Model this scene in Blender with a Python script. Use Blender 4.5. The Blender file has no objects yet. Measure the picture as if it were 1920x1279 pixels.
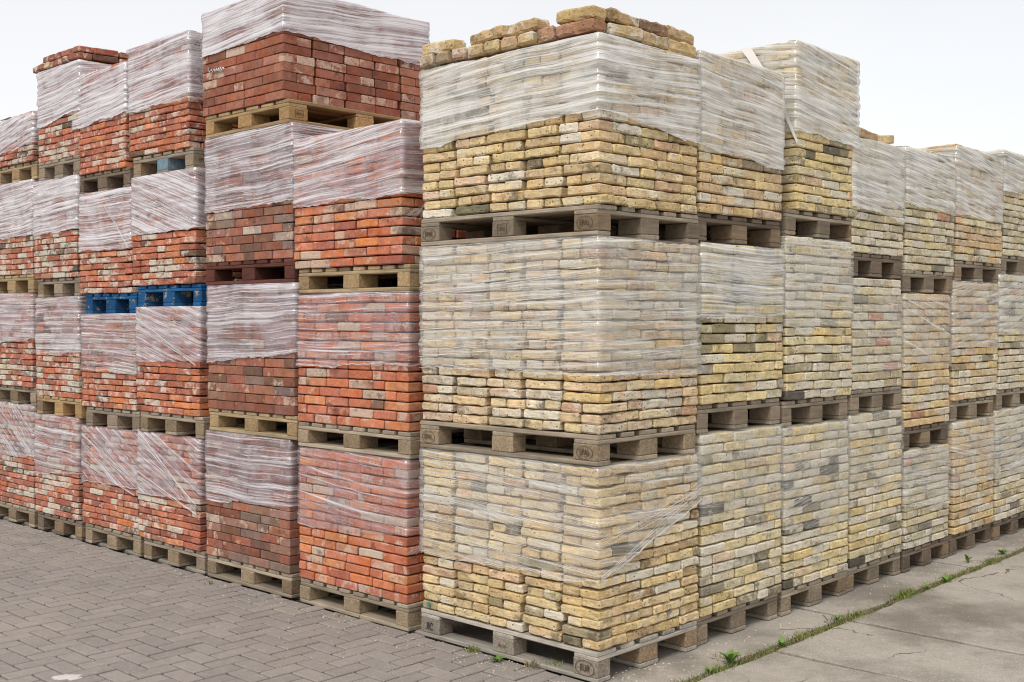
import bpy, bmesh, math, random
from mathutils import Vector, Matrix, Euler, noise as mn
random.seed(7)
R = random.Random(11)
SC = bpy.context.scene
COL = SC.collection

# ------------------------------------------------------------------ camera
# The two rows of stacks meet at the yellow corner, the world origin; X runs along the right row, Y along the left row.
F_PX, ANG, XC, DC, CH, YH = 2168.3, 0.81396, 0.3965, 5.3692, 1.690, 601.3
CA, SA = math.cos(ANG), math.sin(ANG)
right = Vector((CA, -SA, 0)); fwd = Vector((SA, CA, 0))
cam = bpy.data.objects.new('camera', bpy.data.cameras.new('camera'))
COL.objects.link(cam)
cam.location = -XC * right - DC * fwd + Vector((0, 0, CH))
cam.rotation_euler = (math.pi / 2, 0, math.atan2(-fwd.x, fwd.y))
cam.data.sensor_width = 36
cam.data.lens = F_PX / 1920 * 36
cam.data.shift_y = -(639.5 - YH) / 1920
cam.data.clip_start = 0.05
cam.data.clip_end = 900
SC.camera = cam

# ------------------------------------------------------------------ sky, sun, exposure
W = bpy.data.worlds.new('World'); SC.world = W; W.use_nodes = True
nt = W.node_tree; nt.nodes.clear()
out = nt.nodes.new('ShaderNodeOutputWorld')
sky = nt.nodes.new('ShaderNodeTexSky'); sky.sky_type = 'NISHITA'; sky.sun_disc = False
SUN_EL, SUN_AZ = 52, 0
sundir = Vector((-0.95, -0.34, 1.2)).normalized()
sky.sun_elevation = math.asin(sundir.z); sky.sun_rotation = math.atan2(sundir.x, sundir.y)
bg1 = nt.nodes.new('ShaderNodeBackground'); bg1.inputs['Strength'].default_value = 0.05
hs = nt.nodes.new('ShaderNodeHueSaturation'); hs.inputs['Saturation'].default_value = 0.35      # thick cloud greys the blue
nt.links.new(sky.outputs['Color'], hs.inputs['Color']); nt.links.new(hs.outputs[0], bg1.inputs['Color'])
bg2 = nt.nodes.new('ShaderNodeBackground')          # the closed cloud cover
tc = nt.nodes.new('ShaderNodeTexCoord'); cn = nt.nodes.new('ShaderNodeTexNoise')
cn.inputs['Scale'].default_value = 1.3; cn.inputs['Detail'].default_value = 3
cr = nt.nodes.new('ShaderNodeValToRGB')
cr.color_ramp.elements[0].position = 0.35; cr.color_ramp.elements[0].color = (0.83, 0.82, 0.82, 1)
cr.color_ramp.elements[1].position = 0.62; cr.color_ramp.elements[1].color = (0.97, 0.955, 0.945, 1)
nt.links.new(tc.outputs['Generated'], cn.inputs['Vector'])
nt.links.new(cn.outputs['Fac'], cr.inputs['Fac'])
nt.links.new(cr.outputs['Color'], bg2.inputs['Color']); bg2.inputs['Strength'].default_value = 0.55
ad = nt.nodes.new('ShaderNodeAddShader')
nt.links.new(bg1.outputs[0], ad.inputs[0]); nt.links.new(bg2.outputs[0], ad.inputs[1])
nt.links.new(ad.outputs[0], out.inputs['Surface'])
sl = bpy.data.lights.new('sun', 'SUN'); sl.energy = 1.5; sl.angle = math.radians(16); sl.color = (1.0, 0.965, 0.91)
sun = bpy.data.objects.new('sun', sl); COL.objects.link(sun)
sun.rotation_euler = sundir.to_track_quat('Z', 'Y').to_euler(); sun.location = (-6, -4, 12)
SC.view_settings.view_transform = 'Standard'; SC.view_settings.look = 'None'
SC.view_settings.gamma = 1; SC.view_settings.use_curve_mapping = False
SC.view_settings.exposure = 0.33
SC.render.engine = 'CYCLES'
SC.cycles.max_bounces = 6; SC.cycles.diffuse_bounces = 3; SC.cycles.glossy_bounces = 2
SC.cycles.transparent_max_bounces = 10
SC.cycles.filter_width = 1.1; SC.cycles.use_denoising = True; SC.cycles.denoiser = 'OPENIMAGEDENOISE'; SC.cycles.denoising_input_passes = 'RGB_ALBEDO_NORMAL'; SC.cycles.denoising_prefilter = 'ACCURATE'

# ------------------------------------------------------------------ pixel -> place on the rows' front planes
def t_of(x):
    q = (x - 960) / F_PX; return (XC - q * DC) / (SA + q * CA)
def s_of(x):
    q = (x - 960) / F_PX; return (q * DC - XC) / (CA - q * SA)
def z_of(side, x, y):
    d = DC + (CA * t_of(x) if side == 'l' else SA * s_of(x))
    return CH - (y - YH) * d / F_PX
def ground_at(x, y):
    z = CH * F_PX / (y - YH); xx = (x - 960) / F_PX * z
    return Vector(cam.location.xy).to_3d() + right * xx + fwd * z

# ------------------------------------------------------------------ materials
def srgb(r, g, b, k=1.0):
    f = lambda v: ((v / 255 + 0.055) / 1.055) ** 2.4 if v > 10 else v / 255 / 12.92
    return (f(r) * k, f(g) * k, f(b) * k)
class NB:
    def __init__(s, name):
        s.m = bpy.data.materials.new(name); s.m.use_nodes = True
        s.t = s.m.node_tree; s.b = s.t.nodes['Principled BSDF']; s.o = s.t.nodes['Material Output']
    def n(s, k, **kw):
        x = s.t.nodes.new(k)
        for a, v in kw.items():
            if a.startswith('i_'):
                x.inputs[int(a[2:]) if a[2:].isdigit() else a[2:].replace('_', ' ')].default_value = v
            else: setattr(x, a, v)
        return x
    def l(s, a, b): s.t.links.new(a, b)
    def noise(s, vec, scale, detail=3, rough=0.55, dim='3D'):
        x = s.n('ShaderNodeTexNoise', noise_dimensions=dim)
        x.inputs['Scale'].default_value = scale; x.inputs['Detail'].default_value = detail; x.inputs['Roughness'].default_value = rough
        if vec is not None: s.l(vec, x.inputs['Vector'])
        return x.outputs['Fac']
    def math(s, op, a, b=None, c=None, clamp=False):
        x = s.n('ShaderNodeMath', operation=op); x.use_clamp = clamp
        for i, v in enumerate((a, b, c)):
            if v is None: continue
            if isinstance(v, (int, float)): x.inputs[i].default_value = v
            else: s.l(v, x.inputs[i])
        return x.outputs[0]
    def ramp(s, v, lo, hi):       # smooth 0..1 between lo and hi
        x = s.n('ShaderNodeMapRange', interpolation_type='SMOOTHSTEP')
        for i, q in ((0, v), (1, lo), (2, hi)):
            if isinstance(q, (int, float)): x.inputs[i].default_value = q
            else: s.l(q, x.inputs[i])
        return x.outputs[0]
    def mix(s, f, a, b, bt='MIX'):
        x = s.n('ShaderNodeMix', data_type='RGBA', blend_type=bt)
        for i, v in ((0, f), (6, a), (7, b)):
            if isinstance(v, (int, float)): x.inputs[i].default_value = v
            elif isinstance(v, tuple): x.inputs[i].default_value = (*v[:3], 1)
            else: s.l(v, x.inputs[i])
        return x.outputs[2]
    def bump(s, h, strength, dist, normal=None):
        x = s.n('ShaderNodeBump'); x.inputs['Strength'].default_value = strength; x.inputs['Distance'].default_value = dist
        s.l(h, x.inputs['Height'])
        if normal is not None: s.l(normal, x.inputs['Normal'])
        return x.outputs[0]
    def objvec(s, k=37.0):
        t = s.n('ShaderNodeTexCoord'); oi = s.n('ShaderNodeObjectInfo')
        v = s.n('ShaderNodeVectorMath', operation='ADD'); m = s.math('MULTIPLY', oi.outputs['Random'], k)
        s.l(t.outputs['Object'], v.inputs[0]); s.l(m, v.inputs[1])
        return v.outputs[0], oi

def brick_mat(name, handmade):
    b = NB(name); v, oi = b.objvec()
    n1 = b.noise(v, 11, 4, 0.6); n2 = b.noise(v, 140, 3, 0.7); n3 = b.noise(v, 8.5, 7, 0.72); n4 = b.noise(v, 30, 5, 0.7)
    c = oi.outputs['Color']
    # firing marks and grain
    val = b.math('ADD', b.math('MULTIPLY', n1, 0.95), b.math('MULTIPLY', n2, 0.75))
    val = b.math('ADD', b.math('ADD', val, b.math('MULTIPLY', n4, 0.9)), -0.30)
    hv = b.n('ShaderNodeHueSaturation'); b.l(val, hv.inputs['Value']); b.l(c, hv.inputs['Color'])
    sat = b.math('ADD', b.math('MULTIPLY', n3, 0.9), 0.44); b.l(sat, hv.inputs['Saturation'])
    c1 = hv.outputs[0]
    # lime left from the old mortar
    al = oi.outputs['Alpha']
    thr = b.math('SUBTRACT', 0.70, b.math('MULTIPLY', al, 0.42))
    lm = b.ramp(n3, thr, b.math('ADD', thr, 0.10))
    lm = b.math('MULTIPLY', lm, b.ramp(n2, 0.25, 0.5))
    limec = b.mix(n2, *((srgb(200, 190, 170), srgb(238, 232, 218)) if handmade else (srgb(186, 160, 138), srgb(226, 208, 190))))
    c2 = b.mix(b.math('MULTIPLY', lm, 0.80), c1, limec)
    # pits and soot
    vo = b.n('ShaderNodeTexVoronoi'); vo.inputs['Scale'].default_value = 46 if handmade else 70; b.l(v, vo.inputs['Vector'])
    pit = b.math('MULTIPLY', b.ramp(vo.outputs['Distance'], 0.30, 0.14), b.ramp(n4, 0.49, 0.57))
    n5 = b.noise(v, 4.0, 5, 0.75)
    soot = b.math('MULTIPLY', b.ramp(n5, 0.57, 0.66), 0.62)
    c3 = b.mix(b.math('MULTIPLY', pit, 0.75), c2, srgb(70, 56, 44))
    c3 = b.mix(soot, c3, srgb(84, 76, 62) if handmade else srgb(78, 56, 50))
    b.l(c3, b.b.inputs['Base Color']); b.b.inputs['Roughness'].default_value = 0.93
    b.b.inputs['Specular IOR Level'].default_value = 0.25
    if handmade:
        w = b.n('ShaderNodeMapping'); w.inputs['Scale'].default_value = (1, 1, 2.6); b.l(v, w.inputs['Vector'])
        fold = b.noise(w.outputs[0], 15, 5, 0.62)
        nb = b.bump(fold, 0.9, 0.011)
        nb = b.bump(b.math('SUBTRACT', n4, b.math('MULTIPLY', pit, 0.8)), 0.9, 0.005, nb)
        nb = b.bump(n2, 0.6, 0.002, nb)
    else:
        nb = b.bump(n4, 0.55, 0.004); nb = b.bump(n2, 0.5, 0.0015, nb)
        nb = b.bump(lm, 0.5, 0.0015, nb)
    b.l(nb, b.b.inputs['Normal'])
    return b.m
M_HAND = brick_mat('handmade_brick', True)
M_SMOOTH = brick_mat('pressed_brick', False)

def wood_mat():
    b = NB('pallet_wood'); v, oi = b.objvec(9)
    mp = b.n('ShaderNodeMapping'); mp.inputs['Scale'].default_value = (2.2, 26, 26); b.l(v, mp.inputs['Vector'])
    g = b.noise(mp.outputs[0], 2.2, 5, 0.65); n2 = b.noise(v, 160, 2, 0.6); n3 = b.noise(v, 6, 4, 0.6)
    val = b.math('ADD', b.math('ADD', b.math('MULTIPLY', g, 1.3), b.math('MULTIPLY', n2, 0.3)), b.math('ADD', b.math('MULTIPLY', n3, 0.9), -0.28))
    hv = b.n('ShaderNodeHueSaturation'); b.l(oi.outputs['Color'], hv.inputs['Color']); b.l(val, hv.inputs['Value'])
    c = hv.outputs[0]
    # paint worn off down to pale wood
    worn = b.math('MULTIPLY', b.ramp(b.noise(v, 14, 5, 0.7), 0.60, 0.66), oi.outputs['Alpha'])
    c = b.mix(worn, c, srgb(176, 150, 108))
    b.l(c, b.b.inputs['Base Color']); b.b.inputs['Roughness'].default_value = 0.88; b.b.inputs['Specular IOR Level'].default_value = 0.2
    nb = b.bump(g, 0.7, 0.003); nb = b.bump(n2, 0.3, 0.0008, nb); b.l(nb, b.b.inputs['Normal'])
    return b.m
def chip_mat():
    b = NB('pressed_chip_block'); v, oi = b.objvec(9)
    vo = b.n('ShaderNodeTexVoronoi'); vo.inputs['Scale'].default_value = 120; b.l(v, vo.inputs['Vector'])
    sp = b.n('ShaderNodeSeparateColor'); b.l(vo.outputs['Color'], sp.inputs[0])
    n2 = b.noise(v, 200, 2, 0.6); n3 = b.noise(v, 9, 4, 0.6)
    val = b.math('ADD', b.math('MULTIPLY', sp.outputs[0], 0.5), b.math('MULTIPLY', n3, 0.7)); val = b.math('ADD', val, b.math('MULTIPLY', n2, 0.4)); val = b.math('ADD', val, 0.2)
    hv = b.n('ShaderNodeHueSaturation'); b.l(oi.outputs['Color'], hv.inputs['Color']); b.l(val, hv.inputs['Value'])
    worn = b.math('MULTIPLY', b.ramp(b.noise(v, 14, 5, 0.7), 0.56, 0.62), oi.outputs['Alpha'])
    c = b.mix(worn, hv.outputs[0], srgb(190, 160, 110))
    b.l(c, b.b.inputs['Base Color']); b.b.inputs['Roughness'].default_value = 0.95; b.b.inputs['Specular IOR Level'].default_value = 0.15
    b.l(b.bump(vo.outputs['Distance'], 0.6, 0.003), b.b.inputs['Normal'])
    return b.m
M_WOOD, M_CHIP = wood_mat(), chip_mat()

def film_mat():
    # stretch film: object colour = (opacity, wrap angle/360+0.5, tint, 1)
    b = NB('stretch_film'); b.t.nodes.remove(b.b)
    uv = b.n('ShaderNodeUVMap'); uv.uv_map = 'UVMap'
    oi = b.n('ShaderNodeObjectInfo'); sc = b.n('ShaderNodeSeparateColor'); b.l(oi.outputs['Color'], sc.inputs[0])
    op, an, ti = sc.outputs[0], sc.outputs[1], sc.outputs[2]
    add = b.n('ShaderNodeVectorMath', operation='ADD'); b.l(uv.outputs[0], add.inputs[0]); b.l(b.math('MULTIPLY', oi.outputs['Random'], 50), add.inputs[1])
    ang = b.math('MULTIPLY', b.math('SUBTRACT', an, 0.5), math.tau)
    def layer(extra, warp):
        r = b.n('ShaderNodeVectorRotate', rotation_type='Z_AXIS'); b.l(add.outputs[0], r.inputs['Vector'])
        b.l(b.math('MULTIPLY', b.math('ADD', ang, -extra), -1.0), r.inputs['Angle'])
        wn = b.noise(add.outputs[0], 1.5, 2, 0.45)
        wv = b.n('ShaderNodeCombineXYZ'); b.l(b.math('MULTIPLY', b.math('SUBTRACT', wn, 0.5), warp), wv.inputs[1])
        a2 = b.n('ShaderNodeVectorMath', operation='ADD'); b.l(r.outputs[0], a2.inputs[0]); b.l(wv.outputs[0], a2.inputs[1])
        return a2.outputs[0]
    def streak(vec, sx, sy, det, rough):
        m = b.n('ShaderNodeMapping'); m.inputs['Scale'].default_value = (sx, sy, 1); b.l(vec, m.inputs['Vector'])
        return b.noise(m.outputs[0], 1.0, det, rough)
    L1 = layer(0.0, 0.065); L2 = layer(0.14, 0.07)
    fine = streak(L1, 1.1, 95, 3, 0.6); mid = streak(L1, 0.8, 38, 4, 0.62); broad = streak(L1, 1.2, 13, 3, 0.55)
    cross = streak(L2, 1.2, 48, 3, 0.5)
    cling = b.noise(add.outputs[0], 7, 4, 0.6)
    thin = b.ramp(b.math('ABSOLUTE', b.math('SUBTRACT', mid, 0.5)), 0.022, 0.0)       # taut threads along the wrap
    thin2 = b.ramp(b.math('ABSOLUTE', b.math('SUBTRACT', cross, 0.52)), 0.016, 0.0)
    st = b.math('ADD', b.math('SUBTRACT', b.math('MULTIPLY', op, 0.95), 0.42), b.math('MULTIPLY', b.math('SUBTRACT', fine, 0.5), 2.6))
    st = b.math('ADD', st, b.math('MULTIPLY', b.math('SUBTRACT', mid, 0.5), 1.7))
    st = b.math('ADD', st, b.math('MULTIPLY', b.math('SUBTRACT', broad, 0.5), 1.2))
    st = b.math('ADD', st, b.math('MULTIPLY', thin, 0.42)); st = b.math('ADD', st, b.math('MULTIPLY', thin2, 0.34))
    st = b.math('MAXIMUM', b.math('MINIMUM', st, 0.92), 0.0)
    cl_ = b.ramp(b.math('ADD', b.math('MULTIPLY', cling, 0.5), b.math('MULTIPLY', b.noise(add.outputs[0], 2.8, 2, 0.5), 0.5)), 0.42, 0.56)
    veil = b.math('MULTIPLY', op, b.math('ADD', b.math('MULTIPLY', cl_, 0.52), 0.26))
    a = b.math('SUBTRACT', 1.0, b.math('MULTIPLY', b.math('SUBTRACT', 1.0, veil), b.math('SUBTRACT', 1.0, st)))
    cl = b.n('ShaderNodeClamp'); b.l(a, cl.inputs[0]); cl.inputs[1].default_value = 0.03; cl.inputs[2].default_value = 0.95
    veilc = b.mix(ti, srgb(206, 192, 200), srgb(232, 230, 223)); whitec = b.mix(ti, srgb(240, 236, 239), srgb(244, 242, 236))
    tint = b.mix(b.ramp(st, 0.05, 0.6), veilc, whitec)
    tr = b.n('ShaderNodeBsdfTransparent'); df = b.n('ShaderNodeBsdfDiffuse'); b.l(tint, df.inputs['Color'])
    tl = b.n('ShaderNodeBsdfTranslucent'); b.l(tint, tl.inputs['Color'])
    gl = b.n('ShaderNodeBsdfGlossy'); gl.inputs['Roughness'].default_value = 0.13; gl.inputs['Color'].default_value = (1, 1, 1, 1)
    h = b.math('ADD', b.math('MULTIPLY', mid, 0.7), b.math('ADD', b.math('MULTIPLY', fine, 0.25), broad))
    nb = b.bump(h, 0.8, 0.012)
    for x in (df, gl, tl): b.l(nb, x.inputs['Normal'])
    m0 = b.n('ShaderNodeMixShader'); m0.inputs[0].default_value = 0.12; b.l(df.outputs[0], m0.inputs[1]); b.l(tl.outputs[0], m0.inputs[2])
    m1 = b.n('ShaderNodeMixShader'); m1.inputs[0].default_value = 0.15; b.l(m0.outputs[0], m1.inputs[1]); b.l(gl.outputs[0], m1.inputs[2])
    m2 = b.n('ShaderNodeMixShader'); b.l(cl.outputs[0], m2.inputs[0]); b.l(tr.outputs[0], m2.inputs[1]); b.l(m1.outputs[0], m2.inputs[2])
    m3 = b.n('ShaderNodeMixShader'); m3.inputs[0].default_value = 0.02; b.l(m2.outputs[0], m3.inputs[1]); b.l(gl.outputs[0], m3.inputs[2])
    b.l(m3.outputs[0], b.o.inputs['Surface'])
    return b.m
M_FILM = film_mat()
def simple(name, col, rough=0.9, trans=0.0, noise_scale=None, amt=0.5):
    b = NB(name)
    if noise_scale:
        t = b.n('ShaderNodeTexCoord'); n = b.noise(t.outputs['Object'], noise_scale, 4, 0.6)
        val = b.math('ADD', b.math('MULTIPLY', n, amt * 2), 1 - amt)
        hv = b.n('ShaderNodeHueSaturation'); hv.inputs['Color'].default_value = (*col, 1); b.l(val, hv.inputs['Value'])
        b.l(hv.outputs[0], b.b.inputs['Base Color'])
    else: b.b.inputs['Base Color'].default_value = (*col, 1)
    b.b.inputs['Roughness'].default_value = rough; b.b.inputs['Specular IOR Level'].default_value = 0.25
    return b.m
M_STRAND = simple('film_rope', srgb(236, 233, 232), 0.45)
M_INK = simple('branded_print', srgb(74, 60, 46), 0.95)
M_BLACK = simple('black_print', srgb(40, 36, 32), 0.95)

def core_mat(name, col):
    b = NB(name); g = b.n('ShaderNodeNewGeometry'); t = b.n('ShaderNodeTexCoord')
    n = b.noise(t.outputs['Object'], 12, 4, 0.6)
    val = b.math('ADD', b.math('MULTIPLY', g.outputs['Random Per Island'], 0.5), b.math('ADD', b.math('MULTIPLY', n, 0.5), 0.4))
    hv = b.n('ShaderNodeHueSaturation'); hv.inputs['Color'].default_value = (*col, 1); b.l(val, hv.inputs['Value'])
    b.l(hv.outputs[0], b.b.inputs['Base Color']); b.b.inputs['Roughness'].default_value = 0.95
    b.l(b.bump(n, 0.5, 0.005), b.b.inputs['Normal'])
    return b.m
CORE_RED = core_mat('inner_red_brick', srgb(165, 85, 62)); CORE_YEL = core_mat('inner_yellow_brick', srgb(200, 170, 120))

def paver_mat(name, island):
    b = NB(name)
    t = b.n('ShaderNodeTexCoord'); g = b.n('ShaderNodeNewGeometry')
    pos = g.outputs['Position']
    if island: rnd = g.outputs['Random Per Island']
    else:
        oi = b.n('ShaderNodeObjectInfo'); rnd = oi.outputs['Random']
    n1 = b.noise(pos, 3.0, 5, 0.6); n2 = b.noise(pos, 190, 3, 0.75); n3 = b.noise(pos, 22, 5, 0.65); n0 = b.noise(pos, 0.8, 4, 0.6)
    base = b.mix(rnd, srgb(146, 138, 132), srgb(157, 148, 141))
    val = b.math('ADD', b.math('MULTIPLY', n2, 1.3), b.math('ADD', b.math('MULTIPLY', n3, 0.45), b.math('ADD', b.math('MULTIPLY', n1, 0.35), -0.07)))
    hv = b.n('ShaderNodeHueSaturation'); b.l(base, hv.inputs['Color']); b.l(val, hv.inputs['Value'])
    c = b.mix(b.math('MULTIPLY', b.ramp(n0, 0.45, 0.68), 0.35), hv.outputs[0], srgb(172, 158, 144))       # sand dust
    vo = b.n('ShaderNodeTexVoronoi'); vo.inputs['Scale'].default_value = 75; b.l(pos, vo.inputs['Vector'])
    sep = b.n('ShaderNodeSeparateColor'); b.l(vo.outputs['Color'], sep.inputs[0])
    spk = b.math('MULTIPLY', b.ramp(vo.outputs['Distance'], 0.28, 0.18), b.ramp(sep.outputs[0], 0.86, 0.9))
    c = b.mix(b.math('MULTIPLY', spk, 0.7), c, srgb(215, 208, 196))
    b.l(c, b.b.inputs['Base Color']); b.b.inputs['Roughness'].default_value = 0.92; b.b.inputs['Specular IOR Level'].default_value = 0.25
    nb = b.bump(n2, 0.7, 0.0022); nb = b.bump(n3, 0.4, 0.004, nb); b.l(nb, b.b.inputs['Normal'])
    return b.m
M_PAVER, M_PAVERS = paver_mat('concrete_paver', False), paver_mat('concrete_pavers_far', True)

def slab_mat():
    b = NB('worn_concrete'); g = b.n('ShaderNodeNewGeometry'); pos = g.outputs['Position']
    n0 = b.noise(pos, 0.9, 6, 0.62); n1 = b.noise(pos, 4, 6, 0.65); n2 = b.noise(pos, 110, 4, 0.8); n3 = b.noise(pos, 28, 6, 0.75)
    base = b.mix(b.ramp(n0, 0.40, 0.60), srgb(136, 128, 118), srgb(176, 168, 157))
    val = b.math('ADD', b.math('MULTIPLY', n2, 1.3), b.math('ADD', b.math('MULTIPLY', n3, 0.6), b.math('ADD', b.math('MULTIPLY', n1, 0.5), -0.24)))
    hv = b.n('ShaderNodeHueSaturation'); b.l(base, hv.inputs['Color']); b.l(val, hv.inputs['Value'])
    # the damp patch beside the row
    sx = b.n('ShaderNodeVectorMath', operation='SUBTRACT'); b.l(pos, sx.inputs[0])
    q = ground_at(1855, 1150); sx.inputs[1].default_value = (q.x, q.y, 0)
    ms = b.n('ShaderNodeMapping'); ms.inputs['Scale'].default_value = (2.2, 3.4, 1); b.l(sx.outputs[0], ms.inputs['Vector'])
    ln = b.n('ShaderNodeVectorMath', operation='LENGTH'); b.l(ms.outputs[0], ln.inputs[0])
    dmp = b.ramp(b.math('ADD', ln.outputs['Value'], b.math('MULTIPLY', n1, 0.9)), 1.45, 1.0)
    c = b.mix(b.math('MULTIPLY', dmp, 0.36), hv.outputs[0], srgb(108, 98, 88))
    c = b.mix(b.math('MULTIPLY', b.ramp(n1, 0.62, 0.75), 0.35), c, srgb(112, 102, 90))
    wv = b.n('ShaderNodeVectorMath', operation='MULTIPLY_ADD'); nn_ = b.n('ShaderNodeTexNoise'); nn_.inputs['Scale'].default_value = 5; nn_.inputs['Detail'].default_value = 5; b.l(pos, nn_.inputs['Vector'])
    b.l(nn_.outputs['Color'], wv.inputs[0]); wv.inputs[1].default_value = (.22, .22, 0); b.l(pos, wv.inputs[2])
    ck = b.n('ShaderNodeTexVoronoi', feature='DISTANCE_TO_EDGE'); ck.inputs['Scale'].default_value = .9; b.l(wv.outputs[0], ck.inputs['Vector'])
    crack = b.math('MULTIPLY', b.ramp(ck.outputs['Distance'], .0045, .001), b.ramp(n0, .54, .60))
    c = b.mix(b.math('MULTIPLY', crack, .8), c, srgb(66, 58, 48))
    vo = b.n('ShaderNodeTexVoronoi'); vo.inputs['Scale'].default_value = 55; b.l(pos, vo.inputs['Vector'])
    sep = b.n('ShaderNodeSeparateColor'); b.l(vo.outputs['Color'], sep.inputs[0])
    spk = b.math('MULTIPLY', b.ramp(vo.outputs['Distance'], 0.25, 0.15), b.ramp(sep.outputs[0], 0.84, 0.88))
    c = b.mix(b.math('MULTIPLY', spk, 0.7), c, srgb(214, 206, 190))
    b.l(c, b.b.inputs['Base Color']); b.b.inputs['Roughness'].default_value = 0.93; b.b.inputs['Specular IOR Level'].default_value = 0.25
    nb = b.bump(n2, 0.6, 0.002); nb = b.bump(n3, 0.5, 0.005, nb); b.l(nb, b.b.inputs['Normal'])
    return b.m
M_SLAB = slab_mat()
def soil_mat(name, a_, c_):
    b = NB(name); g = b.n('ShaderNodeNewGeometry'); pos = g.outputs['Position']
    n = b.noise(pos, 45, 5, 0.7); n1 = b.noise(pos, 1.2, 4, 0.6)
    f = b.math('ADD', b.math('MULTIPLY', n, 0.9), b.math('SUBTRACT', n1, 0.5)); 
    b.l(b.mix(b.ramp(f, 0.25, 0.75), a_, c_), b.b.inputs['Base Color']); b.b.inputs['Roughness'].default_value = 1
    b.l(b.bump(n, 0.9, 0.006), b.b.inputs['Normal']); return b.m
M_JOINT = soil_mat('joint_sand', srgb(34, 30, 26), srgb(66, 58, 50))
M_SOIL = soil_mat('joint_soil', srgb(58, 54, 36), srgb(104, 94, 70))
M_SAND = soil_mat('sandy_grit', srgb(150, 134, 112), srgb(196, 182, 158))
def leaf_mat(name, c0, c1):
    b = NB(name); v, oi = b.objvec(5); g = b.n('ShaderNodeNewGeometry')
    n = b.noise(v, 30, 3, 0.6); f = b.math('ADD', b.math('MULTIPLY', g.outputs['Random Per Island'], 0.6), b.math('MULTIPLY', n, 0.4))
    b.l(b.mix(f, c0, c1), b.b.inputs['Base Color']); b.b.inputs['Roughness'].default_value = 0.55
    b.b.inputs['Subsurface Weight'].default_value = 0.0
    b.l(b.bump(n, 0.4, 0.002), b.b.inputs['Normal']); return b.m
M_GRASS = leaf_mat('grass_blades', srgb(74, 92, 36), srgb(150, 158, 78))
M_DRY = leaf_mat('dry_grass', srgb(112, 98, 72), srgb(166, 150, 112))
M_LEAF = leaf_mat('weed_leaf', srgb(76, 110, 42), srgb(126, 156, 70))

# ------------------------------------------------------------------ object helpers
def put(name, me, parent=None, loc=(0, 0, 0), rot=(0, 0, 0), scale=(1, 1, 1), color=None):
    o = bpy.data.objects.new(name, me); COL.objects.link(o)
    o.location = loc; o.rotation_euler = rot; o.scale = scale
    if parent is not None: o.parent = parent
    if color is not None: o.color = color
    return o
def tag(o, label=None, cat=None, group=None, kind=None):
    if label: o['label'] = label
    if cat: o['category'] = cat
    if group: o['group'] = group
    if kind: o['kind'] = kind
    return o
def thing(name, label, cat, loc, rotz=0, group=None):
    o = put(name, None, None, loc, (0, 0, rotz)); o.empty_display_size = 0.1
    return tag(o, label, cat, group)
def mesh(name, vs, fs, mat=None, smooth=False):
    me = bpy.data.meshes.new(name); me.from_pydata(vs, [], fs); me.update()
    if mat: me.materials.append(mat)
    if smooth: me.polygons.foreach_set('use_smooth', [True] * len(fs))
    return me

def rod(L, Wd, H, ch, stations, jit, rnd, mat, smooth, name):
    """A worn block: eight-sided section swept along x, centred at the origin."""
    hx, hy, hz = L / 2, Wd / 2, H / 2
    sec = [(-hy + ch, -hz), (hy - ch, -hz), (hy, -hz + ch), (hy, hz - ch), (hy - ch, hz), (-hy + ch, hz), (-hy, hz - ch), (-hy, -hz + ch)]
    vs = []; xs = [-hx, -hx + ch] + [(-hx + ch) + (2 * hx - 2 * ch) * i / (stations + 1) for i in range(1, stations + 1)] + [hx - ch, hx]
    for k, x in enumerate(xs):
        end = k in (0, len(xs) - 1)
        sy = 1 - (ch / hy if end else 0); sz = 1 - (ch / hz if end else 0)
        by, bz = rnd.uniform(-jit, jit) * .8, rnd.uniform(-jit, jit) * .8
        if end: by = bz = 0
        for (y, z) in sec:
            q = jit * (0.35 if end else 1)
            vs.append((x + rnd.uniform(-q, q) * .7, y * sy + by + rnd.uniform(-q, q), z * sz + bz * .6 + rnd.uniform(-q, q) * .8))
    fs = []
    for k in range(len(xs) - 1):
        for i in range(8):
            a, b_ = k * 8 + i, k * 8 + (i + 1) % 8
            fs.append((a, b_, b_ + 8, a + 8))
    fs.append(tuple(range(7, -1, -1))); n = (len(xs) - 1) * 8; fs.append(tuple(range(n, n + 8)))
    return mesh(name, vs, fs, mat, smooth)

# brick families: length, width, course height, chamfer, jitter, material, smooth
FAM = {
    'corner': dict(L=.222, W=.108, h=.0485, ch=.0070, j=.0038, st=4, mat=M_HAND, sm=False, joint=.0060, n=18),
    'yellow': dict(L=.212, W=.104, h=.0525, ch=.0062, j=.0030, st=2, mat=M_HAND, sm=False, joint=.0056, n=16),
    'orange': dict(L=.205, W=.100, h=.0530, ch=.0055, j=.0018, st=1, mat=M_SMOOTH, sm=False, joint=.0056, n=12),
    'handred': dict(L=.205, W=.100, h=.0450, ch=.0055, j=.0026, st=2, mat=M_HAND, sm=False, joint=.0054, n=14),
    'loose': dict(L=.230, W=.108, h=.059, ch=.010, j=.0048, st=4, mat=M_HAND, sm=False, joint=.003, n=12),
    'pressed': dict(L=.216, W=.104, h=.0555, ch=.0035, j=.0006, st=0, mat=M_SMOOTH, sm=False, joint=.0030, n=6),
}
for k, f in FAM.items():
    f['st_m'] = [rod(f['L'], f['W'], f['h'], f['ch'], f['st'], f['j'], R, f['mat'], f['sm'], 'brick_' + k) for _ in range(f['n'])]
    f['hd_m'] = [rod(f['L'], f['W'], f['h'], f['ch'], f['st'], f['j'], R, f['mat'], f['sm'], 'brick_' + k) for _ in range(max(4, f['n'] // 2))]

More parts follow.
